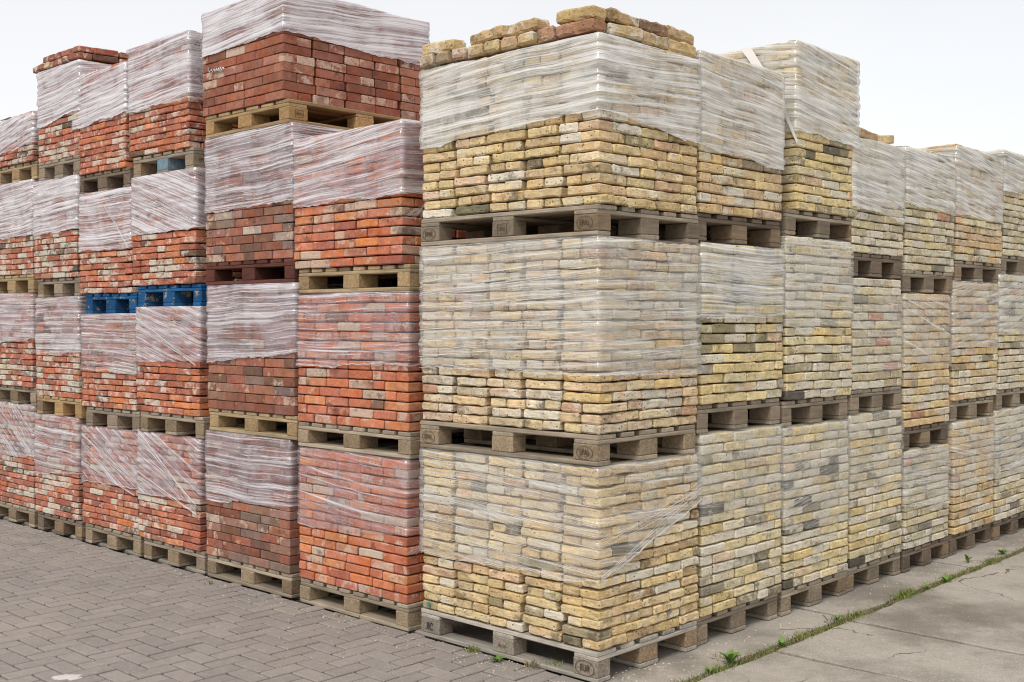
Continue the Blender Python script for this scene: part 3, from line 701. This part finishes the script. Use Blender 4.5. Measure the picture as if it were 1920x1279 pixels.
# z of every pallet's underside, then each stack reaches up to the next pallet
zb = {}
for u in U: zb[(u[1], u[2])] = 0.001 if u[2] == 1 else z_of(u[0], u[5][0], u[5][2])
def film_word(o): return 'thickly wrapped' if o > .7 else ('wrapped' if o > .4 else 'thinly wrapped')
STK = {}
for u in U:
    side, col, tier, xn, xf, (pn, pf_, yb), (fn, ff, fb), fam, pal, (op, an, ti), wood, chip, ntop, perim = u
    rnd = random.Random(hash(col) * 0 + sum(map(ord, col)) * 31 + tier * 7)
    z0 = zb[(col, tier)]; z1 = zb.get((col, tier + 1)) or z_of(side, *TOP[col])
    last = (col, tier + 1) not in zb
    yaw = rnd.uniform(-.006, .006)
    if side == 'l':
        a, b_ = t_of(pn), t_of(pf_); Wp = b_ - a - .004; ploc = Vector((0.0, b_, z0)); rz = -math.pi / 2
        a2, b2 = t_of(xn), t_of(xf); Wb = b2 - a2 - .014; bloc = Vector((-.004, b2 - .006, z0)); near = 'R'; D = 1.2; sb_ = rnd.uniform(-.004, .010); bloc.x += sb_; ploc.x += rnd.uniform(0, .02)
    else:
        a, b_ = s_of(pn), s_of(pf_); Wp = b_ - a - .004; ploc = Vector((a, 0, z0)); rz = 0
        a2, b2 = s_of(xn), s_of(xf); Wb = b2 - a2 - .006; bloc = Vector((a2, -.004, z0)); near = 'L'; D = 1.2; sb_ = rnd.uniform(-.004, .012) if col != 'r0' else 0; bloc.y += sb_; ploc.y += rnd.uniform(0, .02) if col != 'r0' else 0; Wb -= .006
        if col == 'r0': ploc.x = 0.0; bloc.x = -.006 + (s_of(xn) - s_of(pn)) * .4; D = 1.223; Wp = b_ ; Wb = b2 - bloc.x - .004
    cname, cwhere = COLNAME[col]
    tn = TIERNAME[tier] if not last else 'topmost'
    P = thing('wooden_pallet', f'{WOODNAME[wood]} wooden pallet, {tn}, {cwhere}', 'pallet', ploc, rz + yaw, 'pallets under the brick stacks')
    pallet(P, Wp, D, wood, chip, ntop, perim, rnd, (112, 142, 160) if (col, tier) == ('c3', 4) else None)
    S = thing('brick_stack', f'{film_word(op)} {cname} brick stack, {tn}, {cwhere}', 'brick stack', bloc, rz + yaw, 'film wrapped stacks of reclaimed bricks')
    STK[(col, tier)] = (S, P, Wb, Wp, D)
    zt = (z1 - z0) - .008; zs = .1465
    side_len = .42
    if col == 'r0': side_len = D
    if (col, tier) in (('c2', 4), ('c1', 3), ('r2', 3)): side_len = 1.2
    if (col, tier) in (('r5', 3), ('r4', 3), ('c5', 4), ('r6', 3)): side_len = .9
    bond = 'run'; sb = 'run'
    if col == 'r0': sb = 'bundle'
    if (col, tier) == ('c2', 4): sb = 'bundle'
    n, h = stack(S, Wb, D, zs, zt, fam, pal, rnd, near, side_len, bond, sb)
    # film edge heights, local z
    zn = z_of(side, xn, fn) - z0; zf = z_of(side, xf, ff) - z0
    if col == 'r0': zbk = z_of('l', 790, fb) - z0
    elif (col, tier) == ('c2', 4): zbk = CH - (fb - YH) * (DC + CA * t_of(534) + SA * 1.2) / F_PX - z0
    else: zbk = zn + .02
    if side == 'l': zpts = (zf, zf, zn, zbk)
    else: zpts = (zbk, zn, zf, zf)
    rt = .06 if (last and col in ('c4', 'c6', 'r4', 'r5')) or (col, tier) in (('r4', 1), ('r4', 2), ('r1', 2), ('r2', 2)) else (.02 if last else .008)
    ztf = zt + .002
    if (col, tier) == ('r3', 2): ztf = zt - 2 * h
    film(S, Wb, D, ztf, zpts, op, an if side == 'l' else an, ti, rnd, near, h, wild=1.0 if fam != 'pressed' else .7, rnd_top=rt, off={'corner': .0135, 'yellow': .0105, 'handred': .0095}.get(fam, .0075))

# ------------------------------------------------------------------ film ropes and torn wisps on some stacks
def wave_line(p, q, n, sag, rnd):
    p, q = Vector(p), Vector(q)
    return [p.lerp(q, i / n) + Vector((0, 0, -sag * math.sin(math.pi * i / n))) + Vector([rnd.uniform(-.0015, .0015) for _ in range(3)]) for i in range(n + 1)]
rs = random.Random(5)
def diag(key, specs, rad=.0016):
    S, P, Wb, Wp, D = STK[key]
    ls = []
    for (x0, z0, x1, z1, cnt, spread) in specs:
        for i in range(cnt):
            k = rs.uniform(-spread, spread); k2 = rs.uniform(-spread, spread) * .3
            ls.append(wave_line((x0, -.014, z0 + k), (x1, -.014, z1 + k2), 8, 0, rs))
    strands(S, ls, rad * .55)
def Hs(key):
    return (zb.get((key[0], key[1] + 1)) or z_of('l' if key[0][0] == 'c' else 'r', *TOP[key[0]])) - zb[key]
diag(('c3', 1), [(.02, Hs(('c3', 1)) - .06, STK[('c3', 1)][2] - .02, .44, 7, .09), (.02, .60, STK[('c3', 1)][2] - .02, .40, 6, .03)])
diag(('c4', 1), [(.02, Hs(('c4', 1)) - .05, STK[('c4', 1)][2] - .02, .52, 6, .08), (.02, .62, STK[('c4', 1)][2] - .02, .44, 5, .03)])
diag(('c3', 3), [(.02, Hs(('c3', 3)) - .06, STK[('c3', 3)][2] - .02, .56, 8, .06)])
diag(('c3', 2), [(.02, Hs(('c3', 2)) - .10, STK[('c3', 2)][2] - .02, .50, 6, .05)])
diag(('c6', 1), [(.15, Hs(('c6', 1)) - .03, STK[('c6', 1)][2] - .02, .62, 8, .06)])
diag(('c4', 3), [(.38, Hs(('c4', 3)) - .06, STK[('c4', 3)][2] - .02, .48, 9, .04)], .001)
# corner ground stack: ropes climbing the right face; a band at the lower edge
S, P, Wb, Wp, D = STK[('r0', 1)]; Hh = Hs(('r0', 1))
ls = []
zn_, zf_ = z_of('r', 1124, 1091), z_of('r', 1310, 940)
for i in range(4): ls.append(wave_line((.0, -.016, zn_ + rs.uniform(-.004, .03)), (Wb, -.014, zf_ + rs.uniform(-.02, .10)), 8, .004, rs))
for i in range(5): ls.append(wave_line((.0, -.016, .66 + rs.uniform(-.03, .05)), (Wb, -.014, .84 + rs.uniform(-.05, .04)), 8, .01, rs))
for i in range(16):
    z = rs.uniform(.45, .95); ls.append(wave_line((-.016, .0, z), (-.014, D, z + rs.uniform(.02, .10)), 10, .0, rs))
strands(S, ls, .0007)
S, P, Wb, Wp, D = STK[('r0', 2)]
ls = [wave_line((-.016, 0, z), (-.014, D, z - rs.uniform(.02, .13)), 10, .0, rs) for z in [rs.uniform(.5, 1.0) for _ in range(12)]]
strands(S, ls, .0011)
# fans of taut film on the near sides of the orange column
for key, zf0, zc in ((('c1', 3), .55, .40), (('c1', 1), .80, .42)):
    S, P, Wb, Wp, D = STK[key]
    ls = [wave_line((Wb + .010, -.002 + .02 * i, zc + rs.uniform(-.01, .02)), (Wb + .014, .34, zc + .10 + .04 * i), 6, 0, rs) for i in range(7)]
    strands(S, ls, .0007)
# loose band of film across the tall stack's left side
S, P, Wb, Wp, D = STK[('r2', 3)]; Hh = Hs(('r2', 3))
me = mesh('film_band', [(-.03, .36, Hh - .01), (-.03, .29, Hh - .01), (-.035, .12, Hh - .33), (-.035, .085, Hh - .33), (-.02, -.012, Hh - .62), (-.02, -.016, Hh - .60)], [(0, 1, 3, 2), (2, 3, 5, 4)], M_STRAND, True)
put('film_band', me, S)
# frayed threads on the near side of the top orange-red stack
S, P, Wb, Wp, D = STK[('c3', 4)]; ls = []
for i in range(42):
    y0, z0 = rs.uniform(0, .2), rs.uniform(.40, Hs(('c3', 4)) - .03)
    ls.append([Vector((Wb + .012 + rs.uniform(0, .012), y0 + k * rs.uniform(.01, .03), z0 + rs.uniform(-.02, .02) * k)) for k in range(5)])
strands(S, ls, .0010, 'frayed_film')

# ------------------------------------------------------------------ stamps on the corner pallets
for key, marks in ((('r0', 1), ((.0725, 'EUR', 'oval'), (.61, 'EN-1316', 'plain'), (1.15, '.IIC', 'bold'))),
                   (('r0', 2), ((.0725, 'EPAL', 'oval'), (1.15, 'EPAL', 'oval'))),
                   (('r0', 3), ((.0725, 'EPAL', 'oval'), (.61, 'EPAL', 'square'), (1.15, 'EPAL', 'oval')))):
    S, P, Wb, Wp, D = STK[key]
    for y, txt, kind in marks:
        sz = {'oval': .040, 'plain': .018, 'bold': .050, 'square': .026}[kind]
        stamp(P, txt, (-.0065, y, .061), (math.pi / 2, 0, -math.pi / 2), sz * (.86 if len(txt) == 4 and kind == 'oval' else 1), kind == 'oval', kind == 'square', M_BLACK if kind == 'bold' else M_INK)
S, P, Wb, Wp, D = STK[('c3', 4)]; stamp(P, 'EPAL', (Wp + .0065, .0725, .061), (math.pi / 2, 0, math.pi / 2), .034, False)
S, P, Wb, Wp, D = STK[('c2', 4)]; stamp(P, 'EPAL', (Wp + .0065, .08, .061), (math.pi / 2, 0, math.pi / 2), .024, False, True)

# ------------------------------------------------------------------ loose bricks on top
ORD = ['first', 'second', 'third', 'fourth', 'fifth', 'sixth', 'seventh', 'eighth', 'ninth', 'tenth', 'eleventh']
def loose(fam, pal, x, y, z, ang, length_k, label, rnd, header=False, group='loose bricks on top of the stacks', tilt=0):
    f = FAM[fam]; me = rnd.choice(f['st_m'])
    o = put('loose_brick', me, None, (x, y, z), (rnd.gauss(0, .03), tilt + rnd.gauss(0, .03), ang + (math.pi / 2 if header else 0) + rnd.gauss(0, .05)), (length_k * rnd.uniform(.97, 1.03), 1, rnd.uniform(.95, 1.06)), pick(PAL[pal], rnd))
    return tag(o, label, 'brick', group)
PAL['weathered'] = [(24, (204, 172, 118), .45), (24, (192, 158, 110), .45), (10, (190, 140, 106), .5), (8, (194, 146, 116), .5), (16, (212, 184, 132), .6), (8, (176, 152, 116), .5), (4, (178, 124, 94), .4)]
PAL['redloose'] = [(20, (176, 96, 72), .4), (20, (160, 92, 72), .5), (16, (190, 130, 96), .6), (10, (200, 170, 130), .7), (8, (120, 80, 66), .4)]
rl = random.Random(21)
zt = z_of('r', *TOP['r0']) + .004
hz = .060
# left face, lower row from the corner backwards: headers and stretchers
y = .02; i = 0
xs_front = -.01
left_lower = [(.238, 0), (.118, 1), (.115, 1), (.115, 1), (.115, 1), (.115, 1), (.115, 1), (.115, 1), (.115, 1)]
for l, hd in left_lower:
    cx = xs_front + (.11 if hd else .055)
    cy = y + l / 2
    loose('loose', 'weathered', cx, cy, zt + hz / 2, math.pi / 2, 1, f'loose brick, {ORD[i]} back from the near corner, lower row above the corner stack', rl, header=bool(hd))
    y += l + .004; i += 1
for i, (cy, cz) in enumerate([(.14, 0), (.50, 0), (.73, 0), (1.09, 0)]):
    loose('loose', 'weathered', xs_front + .06, cy, zt + hz * 1.5 + .002, math.pi / 2, 1.05, f'loose brick, {ORD[i]} back from the near corner, upper row above the corner stack', rl)
x = .115
for i, l in enumerate([.225, .225, .22]):
    loose('loose', 'weathered', x + l / 2, .05, zt + hz / 2, 0, 1, f'loose brick, {ORD[i]} to the right of the near corner, lower row above the corner stack', rl)
    x += l + .004
x = -.01 + .11
for i, l in enumerate([.235, .225, .225]):
    loose('loose', 'weathered', x + l / 2, .055, zt + hz * 1.5 + .002, 0, 1.02, f'loose brick, {ORD[i]} to the right of the near corner, upper row above the corner stack', rl)
    x += l + .003
# crown of the mottled column (left row): two courses round the top
zt5 = z_of('l', *TOP['c5']) + .004
ta, tb = t_of(150), t_of(70); hz5 = .05
for row in (0, 1):
    y = ta + (.0 if row == 0 else .01); i = 0
    while y < tb - .1 and i < 7:
        l = (.205 if (i + row) % 2 == 0 else .105) ; hd = l < .15
        loose('handred', 'redloose', .0 + (.10 if hd else .05), y + l / 2, zt5 + hz5 * (.5 + row) + .002 * row, math.pi / 2, 1, f'loose red brick, {ORD[i]} from the right, {"lower" if row == 0 else "upper"} front row crowning the mottled column', rl, header=hd)
        y += l + .003; i += 1
    x = .105 if row == 0 else .11
    for i in range(4 if row == 0 else 4):
        l = .215; loose('handred', 'redloose', x + l / 2, ta + .05, zt5 + hz5 * (.5 + row) + .002 * row, 0, 1, f'loose red brick, {ORD[i]} along the right side, {"lower" if row == 0 else "upper"} row crowning the mottled column', rl)
        x += l + .004
# two on the third column right
zt3 = z_of('r', *TOP['r3']) + .004; s3 = s_of(1601)
for i, (px, w) in enumerate(((.22, 1.1), (.47, 1.0))):
    loose('yellow', 'weathered', s3 + px, .06, zt3 + .018, 0, w, ('pale' if i == 0 else 'ochre') + f' loose brick lying {"left" if i == 0 else "right"} of two on the third column right of the corner', rl)

# ------------------------------------------------------------------ stacks behind, seen only as darkness in the gaps
vs, fc = [], []
rb = random.Random(3)
for ix in range(7):
    for iy in range(6):
        x0, y0 = 1.32 + ix * .86, 1.42 + iy * .86
        if x0 > 3 and y0 > 3: continue
        for k in range(30):
            if k in (10, 11, 20, 21): ins = .0
            else: ins = 0
            q = lambda: rb.uniform(0, .01)
            za, zc = k * .085, k * .085 + .082; i = len(vs)
            X0, X1, Y0, Y1 = x0 + q(), x0 + .82 - q(), y0 + q(), y0 + .82 - q()
            vs += [(X0, Y0, za), (X1, Y0, za), (X1, Y1, za), (X0, Y1, za), (X0, Y0, zc), (X1, Y0, zc), (X1, Y1, zc), (X0, Y1, zc)]
            fc += [(i, i + 3, i + 2, i + 1), (i + 4, i + 5, i + 6, i + 7), (i, i + 1, i + 5, i + 4), (i + 1, i + 2, i + 6, i + 5), (i + 2, i + 3, i + 7, i + 6), (i + 3, i, i + 4, i + 7)]
tag(put('rear_brick_rows', mesh('rear_rows', vs, fc, CORE_RED)), 'further rows of stacked bricks hidden behind the front stacks', 'bricks', None, 'stuff')

# ------------------------------------------------------------------ ground
def sheet(name, x0, x1, y0, y1, z, mat, parent=None):
    return put(name, mesh(name, [(x0, y0, z), (x1, y0, z), (x1, y1, z), (x0, y1, z)], [(0, 1, 2, 3)], mat), parent)
g = tag(sheet('ground', -300, 300, -300, 300, -.030, M_SLAB), kind='structure')
PV = tag(sheet('pavement', -7, .03, -3.2, 16, -.0135, M_JOINT), kind='structure')
m_ = .1085; Lp = 2 * m_; pav = []
cam_xy = Vector(cam.location.xy)
for ix in range(-64, 1):
    for iy in range(-29, 147):
        c = (ix - iy) % 4
        if c == 0: r4 = (ix * m_, iy * m_, Lp, m_)
        elif c == 3: r4 = (ix * m_, iy * m_, m_, Lp)
        else: continue
        x, y, w, d = r4
        if x + w > .02: w = .02 - x
        if w < .03: continue
        pav.append((x, y, w, d))
def vis(p):
    x, y, w, d = p; c = Vector((x + w / 2, y + d / 2)) - cam_xy
    zc = c.dot(fwd.xy); xc = c.dot(right.xy)
    if zc < .5: return 99
    px = 960 + F_PX * xc / zc; py = YH + F_PX * CH / zc
    if px < -30 or px > 1400 or py > 1310: return 50 + zc
    return zc
pav.sort(key=vis)
def paver_geo(w, d, rnd, jt=.0135):
    hx, hy = w / 2 - jt / 2, d / 2 - jt / 2; c = .0035
    z = [rnd.uniform(-.0012, .0012) for _ in range(4)]
    vs = []
    for (k, (sx, sy)) in enumerate(((-1, -1), (1, -1), (1, 1), (-1, 1))):
        vs.append((sx * hx + rnd.uniform(-.0008, .0008), sy * hy + rnd.uniform(-.0008, .0008), -.028))
    for (k, (sx, sy)) in enumerate(((-1, -1), (1, -1), (1, 1), (-1, 1))): vs.append((sx * hx, sy * hy, -.0045 + z[k]))
    for (k, (sx, sy)) in enumerate(((-1, -1), (1, -1), (1, 1), (-1, 1))): vs.append((sx * (hx - c), sy * (hy - c), z[k]))
    fs = [(8, 9, 10, 11)]
    for b_ in (0, 4):
        for k in range(4):
            j = (k + 1) % 4; fs.append((b_ + k, b_ + j, b_ + 4 + j, b_ + 4 + k))
    return vs, fs
rp = random.Random(9)
PM = [mesh('paver', *paver_geo(Lp, m_, rp), M_PAVER) for _ in range(8)]

whole = [p for p in pav if abs(p[2] * p[3] - Lp * m_) < 1e-6]
for (x, y, w, d) in whole[:300]:
    put('paver', rp.choice(PM), PV, (x + w / 2, y + d / 2, rp.uniform(-.0016, .0016)), (rp.gauss(0, .003), rp.gauss(0, .003), (0 if w > d else math.pi / 2) + rp.choice((0, math.pi)) + rp.gauss(0, .004)))
vs, fc = [], []
for (x, y, w, d) in [p for p in pav if p not in set(whole[:300])]:
    v_, f_ = paver_geo(w, d, rp); i = len(vs); dz = rp.uniform(-.0015, .0015)
    vs += [(a + x + w / 2, b_ + y + d / 2, c + dz) for a, b_, c in v_]; fc += [tuple(k + i for k in q) for q in f_]
o = put('pavers', mesh('pavers', vs, fc, M_PAVERS), PV); o['kind'] = 'stuff'

CP = tag(sheet('concrete_yard', .02, 9.22, -3.97, 9.52, -.020, M_SOIL), kind='structure')
def slab(x0, x1, y0, y1, seed, zt_=0.0, skew=0):
    """a worn cast slab with chipped edges"""
    gapw = .019; pts = []
    def edge(p, q):
        l = (Vector(q) - Vector(p)).length; n = max(2, int(l / .05))
        for i in range(n):
            a = i / n; b_ = Vector(p).lerp(Vector(q), a); d = (Vector(q) - Vector(p)).normalized(); nn = Vector((d.y, -d.x))
            w = .012 * mn.noise(Vector((b_.x * 9, b_.y * 9, seed))) + .014 * mn.noise(Vector((b_.x * 2.2, b_.y * 2.2, seed + 5)))
            pts.append(b_ + nn * w)
    c = [(x0 + gapw, y0 + gapw), (x1 - gapw, y0 + gapw), (x1 - gapw + skew, y1 - gapw), (x0 + gapw + skew, y1 - gapw)]
    for i in range(4): edge(c[i], c[(i + 1) % 4])
    n = len(pts); ctr = Vector(((x0 + x1) / 2, (y0 + y1) / 2)); vs = []
    for p in pts: vs.append((p.x, p.y, -.0195))
    for p in pts: vs.append((p.x, p.y, zt_ - .006))
    for p in pts:
        d = (ctr - p).normalized(); q = p + d * .010; vs.append((q.x, q.y, zt_))
    fs = [tuple(range(2 * n, 3 * n))]
    for b_ in (0, n):
        for i in range(n):
            j = (i + 1) % n; fs.append((b_ + i, b_ + j, b_ + n + j, b_ + n + i))
    put('slab', mesh('slab', vs, fs, M_SLAB), CP)
JY = -.27
xsI = [.03, 1.93, 3.76, 5.6, 7.4, 9.2]
for i in range(5): slab(xsI[i], xsI[i + 1], JY, 1.6, i + 1.5, -.001 * (i % 2))
xsO = [.03, 1.06, 1.87, 3.74, 5.6, 7.4, 9.2]
for i in range(6):
    slab(xsO[i], xsO[i + 1], -2.05, JY - .015, i + 20.5, -.0015 * (i % 2))
    slab(xsO[i], xsO[i + 1], -3.95, -2.08, i + 40.5, -.001 * (i % 3))
slab(.05, 9.2, 1.62, 9.5, 77.0, -.0012)

# ------------------------------------------------------------------ grit, crumbs, grass in the joints
def crumbs(name, pts, mat, label):
    vs, fc = [], []
    for (x, y, z, s) in pts:
        i = len(vs)
        a = rp.uniform(0, 6)
        for k in range(4):
            vs.append((x + s * math.cos(a + k * 1.57) * rp.uniform(.6, 1.1), y + s * math.sin(a + k * 1.57) * rp.uniform(.6, 1.1), z))
        vs.append((x, y, z + s * rp.uniform(.5, 1.0)))
        fc += [(i, i + 1, i + 4), (i + 1, i + 2, i + 4), (i + 2, i + 3, i + 4), (i + 3, i, i + 4)]
    return tag(put(name, mesh(name, vs, fc, mat)), label, 'rubble' if 'crumb' in name else 'grit', None, 'stuff')
pts = []
for _ in range(900):        # grit along the long joint
    x = rp.uniform(.1, 7); y = JY + rp.gauss(-.06, .10); pts.append((x, y, -.003, rp.uniform(.0015, .005)))
for _ in range(500):
    q = ground_at(rp.uniform(1500, 1800), rp.uniform(1130, 1230)); pts.append((q.x, q.y, -.002, rp.uniform(.0015, .0045)))
for _ in range(350):
    q = ground_at(rp.uniform(1180, 1500), rp.uniform(1225, 1279)); pts.append((q.x, q.y, -.002, rp.uniform(.0015, .0045)))
crumbs('grit', pts, M_SAND, 'fine pale grit scattered over the concrete along the grassy joint')
pts = []
for _ in range(150):
    x = rp.uniform(.15, 6); pts.append((x, -rp.uniform(.01, .22), .0, rp.uniform(.002, .008)))
for _ in range(420):
    x = -abs(rp.gauss(0, .14)) - .01; pts.append((x, rp.uniform(-.3, 6.5), .001, rp.uniform(.0015, .0075)))
for _ in range(220):
    x = -rp.uniform(.02, 2.4); pts.append((x, rp.uniform(-.2, 5), .001, rp.uniform(.0015, .0045)))
for _ in range(26):
    x = .25 + rp.gauss(0, .12); pts.append((x, -.02 + rp.gauss(0, .05), .0, rp.uniform(.003, .009)))
crumbs('crumbs', pts, simple('mortar_crumb', srgb(206, 192, 168), 1), 'crumbs of brick and mortar on the ground along the stacks')
# white powder spill on the pavers, bottom left
q = ground_at(122, 1270); vs = [(0, 0, .006)]; fs = []
for i in range(28):
    a = i / 28 * math.tau; r_ = 1 + .35 * mn.noise(Vector((math.cos(a) * 2, math.sin(a) * 2, 3)))
    vs.append((.04 * r_ * math.cos(a), .028 * r_ * math.sin(a), .003))
for i in range(28):
    a = i / 28 * math.tau; r_ = 1.9 + .9 * mn.noise(Vector((math.cos(a) * 3, math.sin(a) * 3, 8)))
    vs.append((.045 * r_ * math.cos(a), .03 * r_ * math.sin(a), -.002))
for i in range(28):
    j = (i + 1) % 28; fs += [(0, 1 + i, 1 + j), (1 + i, 29 + i, 29 + j, 1 + j)]
tag(put('powder_spill', mesh('powder', vs, fs, simple('white_powder', srgb(206, 199, 192), 1, 0, 60, .2), True), None, (q.x, q.y, .001), (0, 0, -.6)), 'small white powder spill on the pavers', 'powder', None, 'stuff')

def blades(name, spots, mat, label, cat):
    vs, fc = [], []
    for (x, y, hgt, z) in spots:
        a = rp.uniform(0, math.tau); w = hgt * rp.uniform(.022, .045) + .0007; lean = rp.uniform(.1, .9) * hgt
        dx, dy = math.cos(a), math.sin(a); b1, b2 = rp.uniform(0, math.tau), 0
        lx, ly = math.cos(b1), math.sin(b1); i = len(vs)
        for k, (f_, ww) in enumerate(((0, 1), (.55, .75), (1, .05))):
            ox, oy = lx * lean * f_ * f_, ly * lean * f_ * f_; zz = z + hgt * f_ * (1 - .25 * f_)
            vs += [(x + ox - dx * w * ww, y + oy - dy * w * ww, zz), (x + ox + dx * w * ww, y + oy + dy * w * ww, zz)]
        fc += [(i, i + 1, i + 3, i + 2), (i + 2, i + 3, i + 5, i + 4)]
    return tag(put(name, mesh(name, vs, fc, mat)), label, cat, None, 'stuff')
sp, dr = [], []
for _ in range(11000):
    x = rp.uniform(.08, 8.2); dn = mn.noise(Vector((x * 2.4, 3, 0))) + .35 * mn.noise(Vector((x * 9, 1, 0)))
    if dn < -.22 and rp.random() < .7: continue
    y = JY - .008 + rp.gauss(0, .024 + .022 * max(0, dn))
    hh = rp.uniform(.009, .032) * (1 + 1.8 * max(0, dn))
    (sp if rp.random() < .60 else dr).append((x, y, hh, -.012))
for (px, py, n, hh, sg) in ((1705, 1118, 260, .075, .06), (1640, 1160, 130, .05, .05), (1770, 1080, 160, .05, .06), (1480, 1222, 120, .035, .05), (1380, 1262, 120, .05, .05), (1850, 1050, 180, .05, .08)):
    q = ground_at(px, py)
    for _ in range(n): sp.append((q.x + rp.gauss(0, sg), JY + rp.gauss(-.01, .022), rp.uniform(.4, 1) * hh, -.012))
for x0, yA, yB in ((1.06, -2, JY), (1.90, -2, JY), (3.75, -2, JY), (3.75, JY, 0), (5.6, -2, JY), (5.6, JY, 0)):
    for _ in range(160):
        y = rp.uniform(yA, yB)
        if mn.noise(Vector((x0, y * 4, 2))) > -.05: sp.append((x0 + rp.gauss(0, .012), y, rp.uniform(.006, .022), -.014))
blades('joint_grass', sp, M_GRASS, 'strip of green grass and moss growing along the joints of the concrete slabs', 'grass')
for px, py, n, hh in ((640, 1155, 40, .035), (820, 1168, 46, .06), (845, 1175, 40, .05), (1355, 1235, 30, .05), (1400, 1235, 30, .06), (790, 1215, 10, .02), (650, 1225, 14, .02), (550, 1220, 12, .02)):
    q = ground_at(px, py)
    for _ in range(n): dr.append((q.x + rp.gauss(0, .03), q.y + rp.gauss(0, .03), rp.uniform(.4, 1) * hh, -.004))
blades('dry_grass', dr, M_DRY, 'thin dry grass stalks between the green blades and along the pallets', 'dry grass')

# ------------------------------------------------------------------ weeds
def leaf_geo(l, w, rnd, curl=.3):
    vs, fs = [], []; n = 6
    for i in range(n + 1):
        f_ = i / n; ww = w * math.sin(math.pi * min(1, (f_ * .93 + .05))) ** .8 * .5 if i < n else .0004
        z = l * (.55 * f_ - curl * f_ * f_); x = l * f_ * (1 - .15 * f_)
        vs += [(x, -ww, z + ww * .35), (x, 0, z), (x, ww, z + ww * .35)]
    for i in range(n):
        a = i * 3; fs += [(a, a + 1, a + 4, a + 3), (a + 1, a + 2, a + 5, a + 4)]
    return vs, fs
LM = {'wide': [mesh('leaf', *leaf_geo(.06, .022, rp, .35), M_LEAF, True) for _ in range(3)], 'thin': [mesh('leaf', *leaf_geo(.075, .011, rp, .45), M_LEAF, True) for _ in range(3)]}
def weed(px, py, n, size, kind, label, loc=None, steep=0.0):
    q = ground_at(px, py) if loc is None else Vector(loc)
    t = thing('weed', label, 'weed', (q.x, q.y, -.006), 0, 'weeds in the joints')
    for i in range(n):
        o = put('leaf', rp.choice(LM[kind]), t, (rp.uniform(-.004, .004), rp.uniform(-.004, .004), .004 + (i / n) * size * .02 * steep), (0, -rp.uniform(0, .45) - steep * rp.uniform(0, .7), i / n * math.tau * 1.62 + rp.uniform(-.2, .2)), [size * rp.uniform(.6, 1.05)] * 3)
weed(934, 1240, 22, 1.0, 'thin', 'bright green rosette weed growing beside the middle block of the corner pallet')
weed(1368, 1245, 14, 1.35, 'wide', 'broad leaved green weed in the joint, nearest the camera', None, .6)
weed(1330, 1262, 8, .8, 'wide', 'small leafy weed left of the broad leaved weed in the joint', None, .4)
weed(1465, 1213, 9, 1.0, 'wide', 'pale small leafy weed where the cross joint meets the long joint', None, .5)
weed(1570, 1165, 8, .9, 'wide', 'leafy weed in the long joint below the second column', None, .5)
weed(1775, 1092, 12, 1.2, 'wide', 'leafy weed in the long joint right of the tallest grass tuft', None, .4)
weed(1815, 1055, 9, 1.1, 'wide', 'upright leafy weed standing on the concrete near the fifth column', None, .9)
weed(1880, 1040, 14, 1.2, 'wide', 'dense leafy weed at the right photo edge in the joint', None, .5)
weed(1740, 1105, 9, 1.0, 'thin', 'narrow leaved weed in the long joint behind the grass tuft', None, .5)
def tuft(px, py, n, hh, label, mat=None):
    q = ground_at(px, py)
    sp = [(rp.gauss(0, .018), rp.gauss(0, .018), rp.uniform(.4, 1) * hh, -.004) for _ in range(n)]
    o = blades('grass_tuft', sp, mat or M_GRASS, label, 'grass tuft'); o.location = (q.x, q.y, 0)
    del o['kind']; o['group'] = 'grass tufts by the pallets'
tuft(886, 1222, 60, .055, 'thin green grass tuft on the pavers left of the rosette weed')
tuft(1042, 1255, 70, .07, 'green and dry grass tuft against the corner pallet, right of the rosette weed')
tuft(999, 1252, 40, .075, 'brown dry grass tuft between the rosette weed and the corner block', M_DRY)
tuft(686, 1158, 36, .06, 'grass tuft beneath the orange column pallet', M_DRY)
tuft(458, 1115, 22, .02, 'tiny bright green moss tuft on the pavers before the dark red column')
tuft(395, 1095, 26, .05, 'wispy brown tuft at the left foot of the dark red column', M_DRY)

# ------------------------------------------------------------------ small marks
def at_front(side, x, y, key, out_=.006):
    S, P, Wb, Wp, D = STK[key]
    if side == 'l': w = Vector((-.004 - out_, t_of(x), z_of('l', x, y)))
    else: w = Vector((s_of(x), -.004 - out_, z_of('r', x, y)))
    return S.matrix_basis.inverted() @ w
S = STK[('c2', 4)][0]
scr = [(393, 126), (395, 136), (399, 131), (401, 136), (404, 130), (406, 135), (408, 129), (410, 134), (412, 128), (414, 134), (416, 127), (418, 132), (421, 127), (423, 130)]
c = strands(S, [[at_front('l', x, y, ('c2', 4)) for x, y in scr]], .0035, 'chalk_scribble')
S = STK[('r0', 1)][0]
z0_ = .178
vs = [(-.0105, D0, z) for D0, z in ((1.165, z0_ - .014), (1.150, z0_ - .018), (1.146, z0_ + .002), (1.152, z0_ + .017), (1.163, z0_ + .012), (1.168, z0_))]
put('paint_mark', mesh('paint_mark', vs, [tuple(range(6))], simple('teal_paint', srgb(70, 128, 112), .8)), S)
